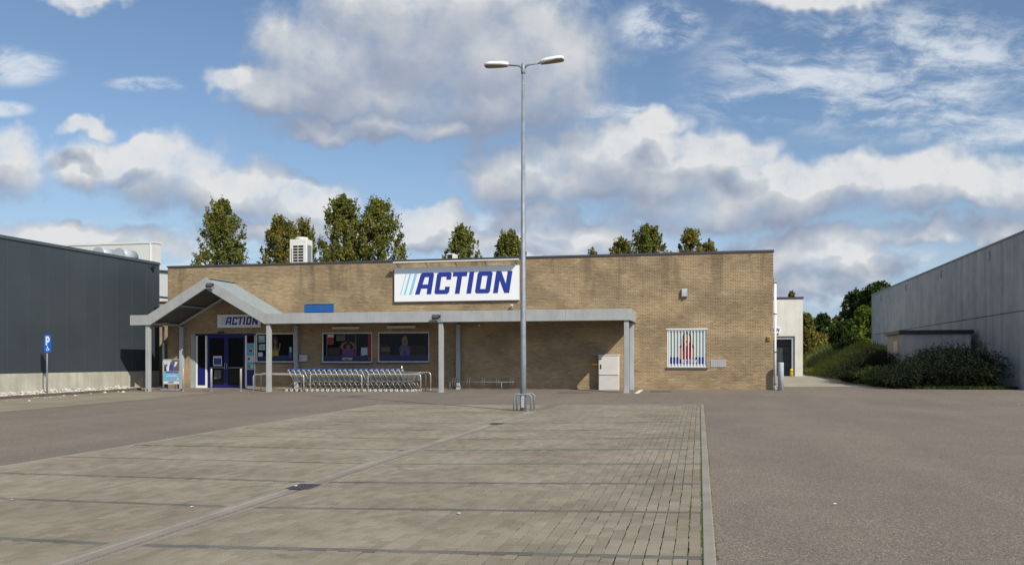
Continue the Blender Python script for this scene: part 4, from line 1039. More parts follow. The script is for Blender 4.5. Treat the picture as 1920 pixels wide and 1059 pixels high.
x0, zt = XZ(1042, 479.3, YA); t = thing('roof_light', 'low white rooflight edge just showing above the roof line', 'rooflight', (x0, YA, TOP-.2)); MB().bbox(0, .4, 0, .5, 0, zt-TOP+.2, .02).build('dome', 'off_white', t); MB().box(-.05, .45, -.05, .55, 0, .1).build('upstand', 'grey_paint', t)

# ================================================================== STREET LAMP AND HOOPS
lb = gnd(981, 771); LY = lb.y
t = thing('street_lamp', 'tall galvanised lamp post with two white heads in the car park', 'street lamp', (lb.x, LY, lb.z))
lt = atY(983, 122, LY).z-lb.z
MB().tube([(0, 0, -.1), (0, 0, 1.6), (0, 0, lt-.25)], [.092, .086, .048], 20).build('pole', 'galvanised', t)
MB().tube([(0, 0, lt-.26), (0, 0, lt-.22), (0, 0, lt-.2), (0, 0, lt+.02), (0, 0, lt+.05)], [.062, .062, .068, .06, .03], 14).build('pole_cap', 'galvanised', t)
b = MB(); b.prism([(-.045, .12), (.045, .12), (.045, .42), (.02, .47), (-.02, .47), (-.045, .42)], -.098, -.08); b.build('access_door', 'grey_paint_dull', t)
def head(s, x0, x1, z0, z1):
    arm = MB().tube([(0, 0, lt-.12), (s*.1, 0, lt-.03), (s*.14, 0, lt-.01), (x0+s*.06, 0, z0)], [.045, .032, .026, .024], 10).build('arm', 'galvanised', t)
    L = math.hypot(x1-x0, z1-z0); secs = []
    h_ = MB(); n = 12; vs = []
    prof = [(0, .055, .05), (.04, .10, .085), (.3, .135, .11), (.75, .15, .105), (.94, .13, .08), (1, .08, .05)]
    for (tt, hw, hh) in prof:
        for k in range(n):
            a = 2*math.pi*k/n; yy = hw*math.cos(a)*1.15; zz = math.sin(a); zz = zz*hh*1.05 if zz > 0 else zz*.035
            vs.append((s*tt*L, yy, zz))
    fs = [(i*n+k, i*n+(k+1) % n, (i+1)*n+(k+1) % n, (i+1)*n+k) for i in range(len(prof)-1) for k in range(n)]+[tuple(range(n)), tuple((len(prof)-1)*n+k for k in range(n))]
    h_.add(vs, fs, 0, True); ho = h_.build('lamp_head', 'lamp_white', t)
    ho.location = (x0, 0, z0); ho.rotation_euler = (0, -math.atan2(z1-z0, abs(x1-x0))*s, 0)
    d = MB(); vs = []
    for (tt, hw) in ((.06, .03), (.3, .09), (.75, .135), (.93, .12), (.98, .07)):
        vs += [(s*tt*L, -hw, -.03), (s*tt*L, -hw*.8, -.055), (s*tt*L, hw*.8, -.055), (s*tt*L, hw, -.03)]
    fs = [(i*4+k, i*4+k+1, i*4+k+5, i*4+k+4) for i in range(4) for k in range(3)]
    d.add(vs, fs, 0, True); d.build('diffuser', 'diffuser', ho)
pL0 = atY(954, 122.5, LY); pL1 = atY(909, 124, LY); pR0 = atY(1012, 118.5, LY); pR1 = atY(1057.5, 110.5, LY)
head(-1, pL0.x-lb.x, pL1.x-lb.x, pL0.z-lb.z, pL1.z-lb.z+.01); head(1, pR0.x-lb.x, pR1.x-lb.x, pR0.z-lb.z, pR1.z-lb.z)
def hoop(name, lab, cat, pA, pB, hgt, r, m, group=None, rad=.09):
    A = Vector(pA); B = Vector(pB); c = (A+B)/2; L = (B-A).length/2; ang = math.atan2(B.y-A.y, B.x-A.x)
    t = thing(name, lab, cat, (c.x, c.y, min(A.z, B.z)), ang, group)
    path = [(-L, 0, -.05), (-L, 0, hgt-rad)]
    for k in range(1, 5): a = math.pi/2*k/4; path.append((-L+rad-rad*math.cos(a), 0, hgt-rad+rad*math.sin(a)))
    for k in range(0, 5): a = math.pi/2*(1-k/4); path.append((L-rad+rad*math.cos(a), 0, hgt-rad+rad*math.sin(a)))
    path.append((L, 0, -.05))
    MB().tube(path, r, 10).build('rail', m, t)
    for s in (-L, L): MB().tube([(s, 0, -.01), (s, 0, .012)], r*2.0, 10).build('foot', m, t)
    return t
gA, gB = gnd(963.5, 771.3), gnd(996, 771.3); gC, gD = gnd(969.5, 768.9), gnd(1002, 768.9)
hoop('hoop_guard', 'front galvanised hoop guarding the foot of the tall lamp post', 'barrier', gA, gB, .50, .024, 'galvanised', 'hoops round the lamp post')
hoop('hoop_guard', 'rear galvanised hoop guarding the foot of the tall lamp post', 'barrier', gC, (gD.x, gD.y, gC.z), .50, .024, 'galvanised', 'hoops round the lamp post')

# ================================================================== TROLLEYS AND RAILS
YR = 37.75                                                  # front rail
def rx(p, Y=YR): return XZ(p, 700, Y)[0]
RZ = .80
labs = ['left', 'middle', 'right']
for k, (a, c) in enumerate(((475, 569.5), (581.8, 678.4), (690, 788.8))):
    xa, xb = rx(a), rx(c); z = G((xa+xb)/2, YR)
    hoop('trolley_rail', f'{labs[k]} of the three steel rails in front of the trolleys', 'rail', (xa, YR, G(xa, YR)), (xb, YR, G(xa, YR)), RZ, .026, 'stainless', 'steel rails round the trolley bay', .12)
YR2 = YR+.72; YR3 = YR2+.7
for k, (a, c) in enumerate(((475, 569.5), (581.8, 678.4), (690, 788.8))):
    xa, xb = rx(a), rx(c)
    hoop('trolley_rail', f'{labs[k]} of the three steel rails right behind the trolleys', 'rail', (xa, YR2, G(xa, YR2)), (xb, YR2, G(xa, YR2)), RZ, .026, 'stainless', 'steel rails round the trolley bay', .12)
xa, xb = rx(690), rx(788.8)
hoop('trolley_rail', 'rearmost steel rail at the right end of the trolley bay', 'rail', (xa, YR3, G(xa, YR3)), (xb, YR3, G(xa, YR3)), RZ, .026, 'stainless', 'steel rails round the trolley bay', .12)

def make_cart():
    t = thing('shopping_trolley', 'x', 'shopping trolley')
    # local frame: +X forward, Y across, handle at x=0
    fr = MB(); hw0, hw1 = .26, .185
    for s in (-1, 1):
        fr.tube([(-.07, s*hw0, .11), (.22, s*(hw0-.015), .40), (.28, s*(hw0-.02), .45), (.60, s*(hw0-.05), .47), (.74, s*hw1, .37), (.86, s*hw1, .16)], .015, 6)   # swept chassis tube from rear wheel to front wheel
        fr.tube([(.28, s*(hw0-.02), .45), (.16, s*hw0, .70), (.02, s*hw0, 1.0), (-.02, s*hw0, 1.02)], .014, 6)              # upright to the handle
    fr.tube([(.30, -hw0+.03, .45), (.30, hw0-.03, .45)], .009, 6); fr.tube([(.84, -hw1, .20), (.84, hw1, .20)], .009, 6)
    fr.build('frame', 'chrome', t)
    bk = MB()
    # basket: rim, sloping sides
    def corner(x, s, top): # width shrinks to the front
        k = x/.98; hw = (.255-.055*k) if top else (.215-.06*k); return s*hw
    zt0, zt1, zb0, zb1 = .93, .84, .52, .50; xb0, xt0, xb1, xt1 = .20, .05, .86, .98
    def P(u, v, s): # u along, v up
        xt = xt0+(xt1-xt0)*u; xb = xb0+(xb1-xb0)*u; zt = zt0+(zt1-zt0)*u; zb = zb0+(zb1-zb0)*u
        x = xb+(xt-xb)*v; z = zb+(zt-zb)*v; hw = (.20+.055*v)*(1-.22*u); return (x, s*hw, z)
    for s in (-1, 1):
        bk.tube([P(0, 1, s), P(1, 1, s)], .008, 5); bk.tube([P(0, 0, s), P(1, 0, s)], .007, 5)
        for v in (.15, .30, .45, .60, .75, .88): bk.tube([P(0, v, s), P(1, v, s)], .0036, 3, caps=False)
        for k in range(15): bk.tube([P(k/14, 0, s), P(k/14, 1, s)], .0036, 3, caps=False)
    bk.tube([P(1, 1, -1), P(1, 1, 1)], .008, 5)
    for k in range(13):
        q_ = -1+2*k/12
        bk.tube([(P(1, 0, q_)[0], P(1, 0, q_)[1], P(1, 0, 1)[2]), P(1, 1, q_)], .0036, 3, caps=False); bk.tube([P(0, 0, q_), P(1, 0, q_)], .0036, 3, caps=False)
    for v in (.2, .4, .6, .8): bk.tube([P(1, v, -1), P(1, v, 1)], .0036, 3, caps=False)
    for k in range(12): bk.tube([P(k/11, 0, -1), P(k/11, 0, 1)], .0036, 3, caps=False)
    bk.build('basket', 'wire', t)
    gt = MB()
    for k in range(11): q_ = -1+2*k/10; gt.tube([(.22, q_*.18, .54), (.07, q_*.22, .92)], .0028, 3, caps=False)
    for v in (0, .33, .66, 1): gt.tube([(.22-.15*v, -.2, .54+.38*v), (.22-.15*v, .2, .54+.38*v)], .003, 3, caps=False)
    gt.build('rear_gate', 'wire', t)
    MB().tube([(-.02, -.235, 1.025), (-.02, .26, 1.025)], .026, 10).build('handle', 'handle_blue', t)
    for s in (-1, 1): MB().bbox(-.03, .03, s*.25-.02, s*.25+.02, .93, .992, .008).build('handle_cap', 'grey_paint', t)
    MB().bbox(-.0, .06, .06, .16, .95, .99, .01).build('coin_lock', 'grey_paint', t)
    for (x, s) in ((-.08, -1), (-.08, 1), (.90, -1), (.90, 1)):
        y = s*(hw0 if x < 0 else hw1)
        wl = MB().tube([(x, y-.014, .0625), (x, y+.014, .0625)], .0625, 16).build('wheel', 'off_white', t)
        MB().tube([(x, y-.017, .0625), (x, y+.017, .0625)], .03, 12).build('hub', 'chrome', wl)
        MB().box(x-.012, x+.012, y-.026, y-.019, .05, .145).add([(x-.03, y-.026, .13), (x+.03, y-.026, .13), (x+.03, y+.026, .13), (x-.03, y+.026, .13), (x-.03, y-.026, .145), (x+.03, y-.026, .145), (x+.03, y+.026, .145), (x-.03, y+.026, .145)], [(0,3,2,1),(4,5,6,7),(0,1,5,4),(1,2,6,5),(2,3,7,6),(3,0,4,7)]).build('fork', 'chrome', wl)
    return t
proto = make_cart(); ptree = tree_of(proto)
YT = YR+.36; c0x = XZ(543.3, 690, YT-.1)[0]; c1x = XZ(749.3, 690, YT-.1)[0]
for k in range(22):
    o = proto if k == 0 else dup(ptree)
    x = c0x+(c1x-c0x)*k/21
    o.location = (x, YT+random.uniform(-.006, .006), G(x, YT)-.003); o.rotation_euler = (0, 0, random.uniform(-.006, .006))
    if k == 0: lab = 'leftmost shopping trolley at the rear end of the nested row'
    elif k == 21: lab = 'rightmost shopping trolley at the front of the nested row'
    elif k < 11: lab = f'{ORD[k]} shopping trolley from the left end of the nested row'
    else: lab = f'{ORD[21-k]} shopping trolley from the right end of the nested row'
    o['label'] = lab; o['group'] = 'nested row of shopping trolleys'
# stainless bollards by the door
for k, (p, yb, lab) in enumerate(((343.4, 733.5, 'left of three steel bollards, beside the poster stand'), (396.2, 734.0, 'middle of three steel bollards, before the sliding door'), (451.7, 734.2, 'right of three steel bollards before the sliding door'))):
    Y = 37.9; x = XZ(p, 710, Y)[0]; z = G(x, Y)
    t = thing('steel_bollard', lab, 'bollard', (x, Y, z), 0, 'steel bollards before the entrance')
    MB().tube([(0, 0, -.05), (0, 0, 1.04), (0, 0, 1.06), (0, 0, 1.068)], [.05, .05, .045, .02], 18).build('post', 'stainless', t)
    MB().tube([(0, 0, 0), (0, 0, .012)], .085, 18).build('base_ring', 'stainless', t)
x = XZ(753, 690, YR2)[0]; z = G(x, YR2); t = thing('short_post', 'slim chrome post rising among the trolleys near their right end', 'post', (x, YR2+.02, z)); MB().tube([(0, 0, 0), (0, 0, 1.12), (0, 0, 1.14)], [.03, .03, .012], 12).build('post', 'stainless', t); MB().tube([(0, 0, 0), (0, 0, .012)], .06, 12).build('foot', 'stainless', t)
# poster stand
YP = 38.05; x0, z1 = XZ(306.5, 673, YP); x1, z0 = XZ(337.3, 720, YP)
t = thing('poster_stand', 'pavement poster stand with a blue advert beside the entrance', 'sign', ((x0+x1)/2, YP, G(x0, YP))); w_ = (x1-x0)/2; zb = z0-G(x0, YP); zt = z1-G(x0, YP)
b = MB(); b.box(-w_, w_, -.02, .02, zb, zb+.03); b.box(-w_, w_, -.02, .02, zt-.03, zt); b.box(-w_, -w_+.03, -.02, .02, zb+.03, zt-.03); b.box(w_-.03, w_, -.02, .02, zb+.03, zt-.03); b.build('frame', 'stainless', t)
MB().box(-w_+.03, w_-.03, -.008, .008, zb+.03, zt-.03).build('backing', 'white_print', t)
ph = zt-zb-.06; pw_ = 2*w_-.06
flat(t, 'poster', [('white_print', rc(0,0,1,1)), ('grey_print', rc(.01,.52,.99,.99)), ('pale_print', rc(.01,.8,.5,.99)), ('white_print', [(.05,.52),(.2,.72),(.35,.9),(.45,.8),(.4,.6),(.3,.52)]), ('hair_dark', [(.02,.52),(.2,.52),(.15,.66),(.02,.72)]), ('blue_print', [(.33,.52),(.60,.52),(.58,.78),(.44,.86),(.36,.76)]), (('skin_shaded'), el(.47,.86,.06,.05)), ('brown_print', [(.62,.52),(.98,.52),(.95,.75),(.8,.68)]), ('white_print', [(.66,.7),(.8,.75),(.9,.9),(.75,.93)]),
   ('cyan_print', rc(.0,.10,1,.52)), ('purple_print', rc(.1,.44,.95,.50)), ('pale_print', rc(.14,.30,.92,.33)), ('pale_print', rc(.14,.36,.8,.385)), ('orange_print', rc(.42,.15,.80,.20)), ('pale_print', rc(.84,.13,.96,.24)), ('blue_print', rc(.3,.03,.66,.07))], -pw_/2, zb+.03, pw_, ph, -.008)
MB().bbox(-w_-.06, w_+.05, -.28, .28, .0, .09, .03).build('base', 'galvanised', t)
b = MB(); b.tube([(-.2, 0, .09), (-.2, 0, zb)], .02, 8); b.tube([(.2, 0, .09), (.2, 0, zb)], .02, 8); b.build('stem', 'dark_grey', t)
# bicycle rack at the wall
xa, zr = XZ(832, 715.5, YW-.4); xb, _ = XZ(964, 714.5, YW-.4); z = G(xa, YW-.4); YB = YW-.4
t = thing('bicycle_rack', 'low galvanised bicycle rack along the shaded brick wall', 'bicycle rack', ((xa+xb)/2, YB, z)); L = (xb-xa)/2
MB().tube([(-L, 0, zr-z), (L, 0, zr-z)], .022, 8).build('rail', 'dull_steel', t)
for p in (853.5, 880.5, 908, 935, 961.5):
    xc = XZ(p, 715, YB)[0]-(xa+xb)/2; b = MB()
    for s in (-.055, .055):
        b.tube([(xc+s, -.22, .08), (xc+s, -.24, .35), (xc+s, -.15, .52), (xc+s, .05, .50), (xc+s, .05, .1)], .010, 6)
    b.build('wheel_hoop', 'dull_steel', t)
b = MB(); b.tube([(-L+.3, 0, -.02), (-L+.3, 0, zr-z)], .02, 6); b.tube([(L-.6, 0, -.02), (L-.6, 0, zr-z)], .02, 6); b.build('leg', 'galvanised', t)
# utility cabinet
YU = YW-.42; x0, z1 = XZ(1122, 664.3, YU); x1, _ = XZ(1160.3, 664, YU); z = G(x0, YU)
t = thing('utility_cabinet', 'pale grey electrical cabinet standing against the brick by the canopy end', 'cabinet', ((x0+x1)/2, YU, z)); w_ = (x1-x0)/2; H_ = z1-z; hb = H_*.40
MB().bbox(-w_+.01, w_-.01, .01, .38, -.05, hb, .012).build('base', 'cabinet_base', t)
MB().bbox(-w_, w_, 0, .39, hb+.008, H_-.05, .01).build('body', 'cabinet', t)
MB().bbox(-w_-.02, w_+.02, -.03, .41, H_-.05, H_, .012).build('lid', 'cabinet', t)
d = MB().bbox(-w_+.03, w_-.03, -.015, -.001, hb+.03, H_-.08, .004).build('door', 'cabinet', t)
MB().bbox(-w_+.09, -w_+.14, -.045, -.016, hb+.3, hb+.5, .008).build('handle', 'black', d)
MB().tube([(-w_+.12, -.016, H_-.2), (-w_+.12, -.03, H_-.2)], .03, 10).build('lock', 'dark_grey', d)
xg, zg = XZ(1114.5, 682.8, YU+.1); t = thing('gas_valve', 'yellow gas pipe stub beside the grey cabinet', 'pipe', (xg, YU+.2, zg)); MB().tube([(-.16, 0, 0), (.24, 0, 0)], .045, 10).build('pipe', 'yellow', t); MB().tube([(-.17, 0, 0), (-.12, 0, 0)], .07, 10).build('flange', 'yellow_dull', t); MB().box(-.02, .02, 0, .22, -.02, .02).build('wall_bracket', 'dark_grey', t)
# grey bollard at the corner
bb = gnd(1463.5, 730.5); Y = YW-.35; x = XZ(1464, 700, Y)[0]; z = G(x, Y)
t = thing('pipe_bollard', 'thick grey concrete-filled bollard at the right corner of the shop', 'bollard', (x, Y, z)); r = 5/FPX*41
MB().tube([(0, 0, -.05), (0, 0, 1.14), (0, 0, 1.17)], [r, r, r*.94], 24).build('tube', 'grey_bollard', t); MB().tube([(0, 0, 1.16), (0, 0, 1.175)], r*.9, 24).build('cap', 'concrete_kerb', t)

# ================================================================== PARKING SIGN
YQ = 32.7; ps = XZ(88.3, 700, YQ)[0]; z = G(ps, YQ)
t = thing('parking_sign', 'blue disabled parking sign on a thin grey post before the dark warehouse', 'sign', (ps, YQ, z+.05))
x0, z1 = XZ(84.3, 627.6, YQ); x1, z0 = XZ(96.8, 660.4, YQ); xm = (x0+x1)/2-ps; w_ = (x1-x0)/2; z0 -= z+.05; z1 -= z+.05
MB().tube([(0, 0, -.15), (0, 0, z1-.05)], .028, 12).build('post', 'galvanised', t); MB().tube([(0, 0, z1-.05), (0, 0, z1+.0)], .03, 12).build('cap', 'black', t)
def rrect(cx, cz_, hw, hh, r, n=5):
    out = []
    for (sx, sz, a0) in ((1, 1, 0), (-1, 1, 90), (-1, -1, 180), (1, -1, 270)):
        for k in range(n+1): a = R_(a0+90*k/n); out.append((cx+sx*(hw-r)+r*math.cos(a), cz_+sz*(hh-r)+r*math.sin(a)))
    return out
pl = MB().prism(rrect(xm, (z0+z1)/2, w_, (z1-z0)/2, .04), -.05, -.035).build('plate', 'sign_blue', t)
hh = z1-z0; u = w_*2
def PP(a, b_): return (xm-w_+a*u, z0+b_*hh)
bP = MB()
pP = [(.25,.40),(.46,.40),(.46,.56),(.64,.56),(.80,.63),(.84,.72),(.80,.83),(.64,.92),(.25,.92)]
cu = bpy.data.curves.new('pletter', 'CURVE'); cu.dimensions = '2D'; cu.fill_mode = 'BOTH'; cu.extrude = .002
for poly in (pP, [(.46,.67),(.58,.67),(.65,.74),(.58,.81),(.46,.81)]):
    sp = cu.splines.new('POLY'); sp.points.add(len(poly)-1); sp.use_cyclic_u = True
    for q_, (a, b_) in zip(sp.points, poly): q_.co = (*PP(a, b_), 0, 1)
oo = bpy.data.objects.new('tmp', cu); COL.objects.link(oo); me = bpy.data.meshes.new_from_object(oo.evaluated_get(bpy.context.evaluated_depsgraph_get())); bpy.data.objects.remove(oo)
me.materials.clear(); me.materials.append(MATS['white_paint']); o = bpy.data.objects.new('letter', me); COL.objects.link(o); o.parent = t; o.location = (0, -.053, 0); o.rotation_euler = (R_(90), 0, 0)
b = MB()
def P3(a, b_): x_, z_ = PP(a, b_); return (x_, -.054, z_)
b.ball(P3(.50, .325), .025, 8, sc=(1, .2, 1)); b.tube([P3(.50, .30), P3(.52, .21), P3(.66, .20), P3(.72, .12)], .012, 6); b.tube([P3(.51, .255), P3(.64, .25)], .009, 6)
ring = [P3(.55+.20*math.cos(R_(a)), .165+.075*math.sin(R_(a))) for a in range(140, 400, 20)]; b.tube(ring, .010, 6); b.build('wheelchair_symbol', 'white_paint', t)

# ================================================================== RIGHT CONCRETE HALL
RX = 12.33; R0, R1 = 39.75, 76.1; RTOP = 6.76; RMID = 3.48
hall = thing('concrete_hall', 'long grey precast concrete hall with horizontal joint at the right', 'building', (RX, R0, 0))
ys = [R0, 44.4, 54.5, 63.3, 72.1, R1]
for a, c in zip(ys[:-1], ys[1:]):
    MB().bbox(0, .18, a-R0+.008, c-R0-.008, -.6, RMID-.015, .012).build('wall_panel', 'concrete_panel', hall)
    MB().bbox(0, .18, a-R0+.008, c-R0-.008, RMID+.015, RTOP-.07, .012).build('wall_panel', 'concrete_panel', hall)
MB().box(.12, 24, .3, R1-R0-.02, -.6, RTOP-.15).build('core', 'dark_grey', hall)
b = MB(); b.bbox(.19, 24, 0, .18, -.6, RTOP-.07, .012); b.build('gable_wall', 'concrete_panel', hall)
MB().box(-.04, .2, -.04, R1-R0+.04, RTOP-.07, RTOP).build('roof_edge', 'galvanised', hall)
for (p, yy) in ((1855.5, 479), (1765, 513.5), (1699, 539.5), (1652, 558.5)):
    q_ = atX(p, yy, RX); MB().bbox(-.07, -.002, q_.y-R0-.08, q_.y-R0+.08, q_.z-.2, q_.z+.2, .01).build('bracket', 'grey_paint_dull', hall)
# transformer kiosk in front of it
SX = atX(1670, 640, 1)  # direction only
ks = thing('transformer_kiosk', 'small flat-roofed grey kiosk half hidden by dark shrubs at the right', 'kiosk', (9.4, 46.3, 0))
kl = atY(1690, 640, 46.3); kr = atY(1821, 640, 46.3); kt_ = atY(1755, 618.5, 46.3).z; ks.location.x = kl.x
kw = kr.x-kl.x; kd = 3.6; zk = 0.1
MB().bbox(.0, kw, 0, kd, zk, kt_-.19, .015).build('wall', 'shed_wall', ks)
MB().bbox(-.12, kw+.1, -.12, kd+.12, kt_-.185, kt_, .012).build('roof', 'black', ks)
b = MB(); b.box(-.02, -.001, .9, 1.9, zk, kt_-.5); b.build('door', 'off_white', ks)
for k in (1, 2): MB().box(kw*k/3-.012, kw*k/3+.012, -.012, -.001, zk, kt_-.2).build('joint_strip', 'grey_paint_dull', ks)

# ================================================================== WHITE BUILDING BEHIND, BOLLARDS
YG = 61.3; gxr, gzt = XZ(1505.3, 556.3, YG); ox1 = XZ(1490.5, 650, YG)[0]; oz1 = XZ(1480, 630, YG)[1]; gl = -1.5
wb = thing('white_depot', 'white rendered building with a dark roller door behind the shop corner', 'building', (gxr, YG, 0)); gg = G(gxr, YG)-.3
b = MB(); b.box(ox1-gxr, 0, 0, 9, gg, gzt-.12); b.box(gl-gxr-6, ox1-gxr, 0, 9, oz1, gzt-.12); b.box(gl-gxr-6, ox1-gxr-3.2, 0, 9, gg, oz1); b.build('wall', 'concrete_white', wb)
MB().box(gl-gxr-6.05, .05, -.05, 9.05, gzt-.12, gzt).build('roof_edge', 'coping', wb)
b = MB(); b.box(ox1-gxr-.2, ox1-gxr-.002, .1, .5, gg, oz1-.2); b.box(ox1-gxr-3.2, ox1-gxr-.002, .1, .5, oz1-.2, oz1-.002); b.build('door_frame', 'grey_paint_dull', wb)
dd = MB(); zz = gg+.3
fr_ = MB().box(ox1-gxr-3.0, ox1-gxr-.2, .62, .66, gg, oz1-.2).build('roller_door', 'dark_grey', wb)
while zz < oz1-.25:
    MB().bbox(ox1-gxr-3.0, ox1-gxr-.2, .57, .618, zz+.008, min(zz+.5, oz1-.2)-.008, .01).build('door_panel', 'cladding', fr_); zz += .5
MB().box(-.01, .003, 0, .05, 0, .05).build('corner_mark', 'concrete_white', wb)
x1, z1 = XZ(1463, 612.5, YG-.2); _, z0 = XZ(1463, 624.5, YG-.2)
t = thing('depot_sign', 'white sign on the rear building, only its last letter N showing', 'sign', (x1, YG-.12, z0)); sh_ = z1-z0
MB().bbox(-sh_*3.6, 0, 0, .06, 0, sh_, .008).build('panel', 'sign_white', t); logo(t, -sh_*2.68-.02, sh_*.24, sh_*.55, -.001, wscale=1.08)
for (p, yb) in ((1483.8, 707.5),):
    x, _ = XZ(p, 700, YG-.6); z = G(x, YG-.6)
    t = thing('yellow_bollard', 'short yellow bollard with black bands before the roller door', 'bollard', (x, YG-.6, z))
    MB().tube([(0, 0, -.05), (0, 0, .46), (0, 0, .5)], [.1, .1, .08], 14).build('post', 'yellow', t)
    MB().tube([(0, 0, .30), (0, 0, .36)], .104, 14).build('black_band', 'black', t); MB().tube([(0, 0, .14), (0, 0, .18)], .104, 14).build('black_band', 'yellow_dull', t)

# ================================================================== DRAINS, MARKS, LITTER
for k, (p, q_, lab) in enumerate(((572, 914.5, 'nearer dark iron drain grate in the channel across the paving'), (918, 795.2, 'farther dark iron drain grate in the channel near the lamp post'))):
    c = gnd(p, q_); t = thing('drain_grate', lab, 'drain', (-5.125, c.y, G(-5.125, c.y)+.012), 0, 'drain grates in the channel'); b = MB(); hw, hl = .15, .22
    b.box(-hw, hw, -hl, -hl+.03, 0, .012); b.box(-hw, hw, hl-.03, hl, 0, .012); b.box(-hw, -hw+.03, -hl+.03, hl-.03, 0, .012); b.box(hw-.03, hw, -hl+.03, hl-.03, 0, .012); b.build('frame', 'dark_grey', t)
    MB().box(-hw+.03, hw-.03, -hl+.03, hl-.03, -.004, .001).build('pit', 'black', t)
    for j in range(9): yy = -hl+.06+(2*hl-.12)*j/8; MB().box(-hw+.03, hw-.03, yy-.011, yy+.011, .002, .010).build('bar', 'dark_grey', t)
for (p, q_, wx, wy, lab) in ((1082, 735.3, .75, .35, 'dark inspection cover in the ground near the grey cabinet'), (1240, 733.0, .45, .25, 'dark inspection cover in the asphalt below the barred window')):
    c = gnd(p, q_); t = thing('inspection_cover', lab, 'manhole cover', (c.x, c.y-.4, G(c.x, c.y-.4)+.004)); MB().box(-wx, wx, -wy, wy, -.02, .010).build('frame', 'dark_grey', t); MB().bbox(-wx+.04, wx-.04, -wy+.04, wy-.04, .0105, .016, .002).build('lid', 'sill', t)
a = gnd(1193, 737.5); c = gnd(1203, 731.0)
d = (c-a); d.z = 0; nrm = Vector((d.y, -d.x, 0)).normalized()*.09
struct(MB().add([(v.x, v.y, G(v.x, v.y)+.006) for v in (a-nrm, a+nrm, c+nrm, c-nrm)], [(0, 1, 2, 3)]).build('road_marking', 'white_paint'))
lit = [(914, 781.5, 'white_print', 'crumpled white paper scrap on the paving near the farther drain grate'), (600, 767.5, 'white_print', 'white paper scrap on the asphalt left of the paving'), (359, 953.5, 'white_print', 'white paper scrap on the paving left of the channel'), (22, 939.5, 'pale_print', 'pale flattened wrapper on the paving at the far left'),
       (183, 971, 'orange_print', 'orange cigarette end on the left paving'), (219, 997.5, 'orange_print', 'orange and white cigarette end close to the drain channel'), (1015, 836, 'white_print', 'white torn wrapper on the paving right of the channel'), (1566, 948, 'white_print', 'tiny white paper scrap on the open asphalt at the right'), (271, 745.5, 'white_print', 'white paper ball on the asphalt by the warehouse kerb'), (1911, 759, 'white_print', 'white paper scrap on the asphalt by the right edge'),
       (983, 778, 'white_print', 'white paper scrap in front of the lamp post hoops'), (860, 966, 'pale_print', 'pale paper scrap on the paving in front of the near bay line'), (555, 913.5, 'white_print', 'white paper ball lying on the nearer drain grate'), (12, 753, 'white_print', 'white bag by the warehouse kerb at the far left')]
for (p, q_, m, lab) in lit:
    c = gnd(p, q_); s = .028 if m != 'orange_print' else .02
    b = MB(); vs = []; n = 7
    for k in range(n): a = 2*math.pi*k/n; rr = s*random.uniform(.6, 1.2); vs.append((rr*math.cos(a), rr*math.sin(a)*.7, random.uniform(0, s*.3)))
    vs += [(0, 0, s*.4), (.2*s, .1*s, s*.3)]
    b.add(vs, [(k, (k+1) % n, n) for k in range(n)]+[((k+1) % n, k, n+1) for k in range(n)])
    o = b.build('litter', m); o.location = (c.x, c.y, G(c.x, c.y)+.022); o.rotation_euler = (0, 0, random.uniform(0, 6)); tag(o, lab, 'litter', 'scraps of litter on the ground')

# ================================================================== VEGETATION
def leaves(centers, size, m, name, parent, up=.3, aspect=.6, rs=1, out=0.0):
    """one small folded leaf (a quad) per centre"""
    n = len(centers); c = np.asarray(centers); r = np.random.default_rng(rs)
    nv = r.normal(0, 1, (n, 3)); nv[:, 2] += up
    if out: rad = c*np.array([1, 1, 0]); nv += out*rad/(np.linalg.norm(rad, axis=1, keepdims=True)+.3)
    nv /= np.linalg.norm(nv, axis=1, keepdims=True)
    tv = r.normal(0, 1, (n, 3)); tv -= nv*(tv*nv).sum(1, keepdims=True); tv /= np.linalg.norm(tv, axis=1, keepdims=True); bvv = np.cross(nv, tv)
    s = size*r.uniform(.6, 1.35, (n, 1)); a = tv*s; bb_ = bvv*s*aspect
    V = np.stack([c-a*.5, c+bb_*.5+nv*s*.08, c+a*.5, c-bb_*.5+nv*s*.08], 1).reshape(-1, 3)
    return npmesh(name, V, np.arange(4*n).reshape(n, 4), m, parent)
